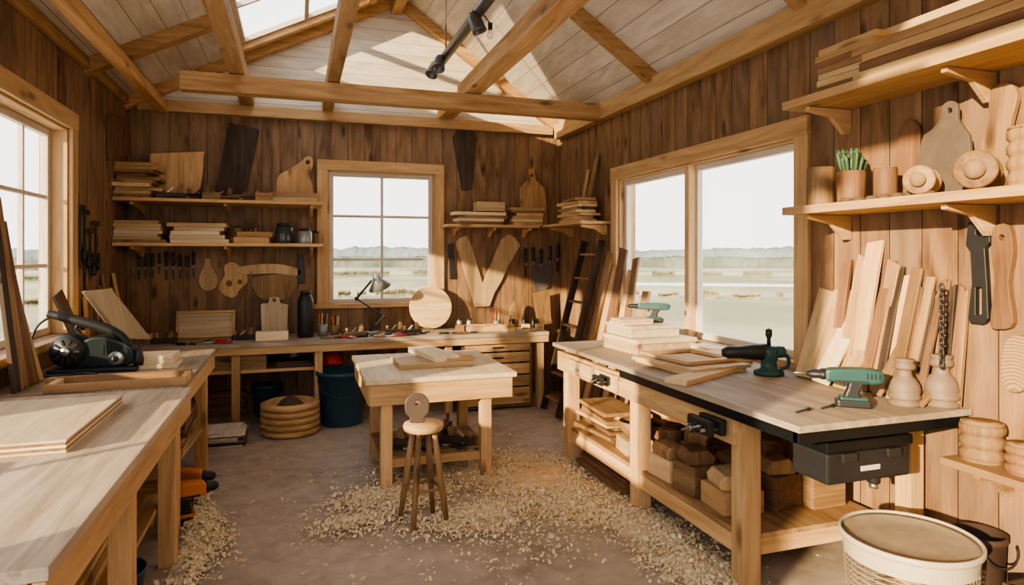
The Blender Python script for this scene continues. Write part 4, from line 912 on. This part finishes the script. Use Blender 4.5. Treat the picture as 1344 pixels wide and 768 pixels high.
# ------------------------------------------------------------ ceiling spot rail
e=thing("track_light","grey tubular track light hanging below the roof","ceiling light",(1.31,0,3.5))
M().cyl(.044,2.6,(0,4.85,0),PIPE,(rad(90),0,0),seg=20).make("rail",e)
for y in(4.2,5.9): M().cyl(.006,.84,(0,y,.44),IRON,seg=8).make("rod",e)
def head(y,rot,s=1.):
    h=M(); h.lathe([(0,0),(.038,0),(.05,.03),(.054,.13),(.058,.15),(.05,.15),(.042,.10),(0,.09)],PIPE,seg=24); h.make("spotlight_head",e,(-.05,y,-.02),rot)
    M().tube([(0,y,0),(-.05,y,-.01)],.014,IRON).make("arm",e)
head(6.10,(rad(160),rad(25),0)); head(5.9,(rad(150),rad(15),0)); head(4.75,(rad(170),rad(-20),0))
bb=thing("light_bulb","clear bulb in black socket hanging from the rail","light bulb",(1.40,4.75,3.30))
M().cyl(.018,.05,(0,0,.10),BLACK).tube([(0,0,.12),(-.06,0,.19)],.005,BLACK).make("socket",bb)
M().lathe([(0,0),(.02,.005),(.03,.03),(.024,.06),(.014,.08),(0,.08)],glass_mat("bulb_glass",.35),seg=20).make("bulb",bb)

# ------------------------------------------------------------ sawdust
def flakes(name,lab,clusters,N):
    b=bmesh.new()
    for i in range(N):
        cx,cy,sx,sy,rot=random.choices([c_[:5] for c_ in clusters],weights=[c_[5] for c_ in clusters])[0]
        gx,gy=random.gauss(0,1)*sx,random.gauss(0,1)*sy
        x=cx+gx*math.cos(rot)-gy*math.sin(rot); y=cy+gx*math.sin(rot)+gy*math.cos(rot)
        if not(-.9<x<2.95 and 2<y<6.5): continue
        a=R(0,6.28); big=random.random()<.16; L=R(.012,.022) if big else R(.005,.012); w=L*R(.3,.6)
        dens=math.exp(-.5*((gx/sx)**2+(gy/sy)**2)); z=.004+abs(random.gauss(0,.008))+dens*.028; k=R(.1,1.)
        dx,dy=math.cos(a),math.sin(a); nx,ny=-dy,dx
        vs=[]
        for q,zz in ((-L,0),(-L*.3,L*k),(L*.4,L*k*1.1),(L,0)):
            vs.append((b.verts.new((x+dx*q+nx*w,y+dy*q+ny*w,z+zz)),b.verts.new((x+dx*q-nx*w,y+dy*q-ny*w,z+zz*.8))))
        for p_,q_ in zip(vs,vs[1:]): b.faces.new((p_[0],p_[1],q_[1],q_[0]))
    m=M(); m._add(b,SHAV,Matrix.Identity(4)); m.make(name,label=lab,cat="wood shavings",kind="stuff")
def gz(u,v): p=onZ(u,v,0); return p.x,p.y
cl=[]
for u,v,sx,sy,wt in((600,612,.28,.15,3.4),(690,622,.22,.20,4.8),(520,655,.20,.12,2.8),(750,655,.16,.20,3.8),(640,680,.23,.11,2.6),(850,695,.10,.24,3.8),(910,745,.09,.16,3.2),(470,690,.14,.08,.8),(265,690,.06,.25,2.4),(250,740,.04,.2,1.6),(700,720,.3,.16,.3),(600,640,.6,.45,.4)):
    x,y=gz(u,v); cl.append((x,y,sx,sy,R(0,.3),wt))
flakes("wood_shavings","curled pale wood shavings scattered over the floor",cl,36000)
def mound(name,lab,cs):
    b=bmesh.new(); N=260; M_=260; x0_,x1_,y0_,y1_=-.9,2.9,2.4,6.2; V=[]
    for j in range(M_+1):
        row=[]
        for i in range(N+1):
            x=x0_+(x1_-x0_)*i/N; y=y0_+(y1_-y0_)*j/M_; h=-.014
            for cx,cy,sx,sy,a in cs: h+=a*math.exp(-((x-cx)/sx)**2-((y-cy)/sy)**2)
            h+=.012*NZ.noise((x*5,y*5,0))+.016*NZ.noise((x*17,y*17,3))+.014*NZ.noise((x*50,y*50,6))
            row.append(b.verts.new((x,y,h)))
        V.append(row)
    for j in range(M_):
        for i in range(N):
            q=(V[j][i],V[j][i+1],V[j+1][i+1],V[j+1][i])
            if max(v.co.z for v in q)>-.001: b.faces.new(q)
    bmesh.ops.delete(b,geom=[v for v in b.verts if not v.link_faces],context='VERTS')
    m=M(); m._add(b,SAWD,Matrix.Identity(4),True); m.make(name,label=lab,cat="sawdust",kind="stuff")
cs=[]
for u,v,sx,sy,a in((610,616,.42,.20,.05),(695,628,.30,.27,.07),(520,655,.26,.16,.04),(755,658,.24,.28,.055),(640,682,.28,.14,.04),(850,700,.15,.3,.055),(905,752,.12,.2,.045),(262,700,.07,.28,.04)):
    x,y=gz(u,v); cs.append((x,y,sx,sy,a))
mound("sawdust_heap","low heap of golden sawdust on the concrete floor",cs)

# ------------------------------------------------------------ light
w=bpy.data.worlds.new("sky"); bpy.context.scene.world=w; w.use_nodes=True; nt=w.node_tree; bg=nt.nodes["Background"]
tc=nt.nodes.new("ShaderNodeTexCoord"); sp=nt.nodes.new("ShaderNodeSeparateXYZ"); cr=nt.nodes.new("ShaderNodeValToRGB")
nt.links.new(tc.outputs['Generated'],sp.inputs[0]); nt.links.new(sp.outputs[2],cr.inputs[0])
cr.color_ramp.elements[0].position=0; cr.color_ramp.elements[0].color=(1,.955,.88,1); cr.color_ramp.elements[1].position=.8; cr.color_ramp.elements[1].color=(.92,.94,1,1)
nt.links.new(cr.outputs[0],bg.inputs[0]); bg.inputs[1].default_value=2.15
sd=bpy.data.lights.new("sun","SUN"); sd.energy=8.8; sd.angle=rad(1.0); sd.color=(1,.78,.48)
so=bpy.data.objects.new("sun",sd); bpy.context.scene.collection.objects.link(so)
so.rotation_euler=Vector((1,.60,-.27)).to_track_quat('-Z','Y').to_euler()
vs=bpy.context.scene.view_settings
try:
    vs.view_transform='AgX'; vs.look='AgX - Medium High Contrast'
except Exception as ex: print(ex)
vs.exposure=.5
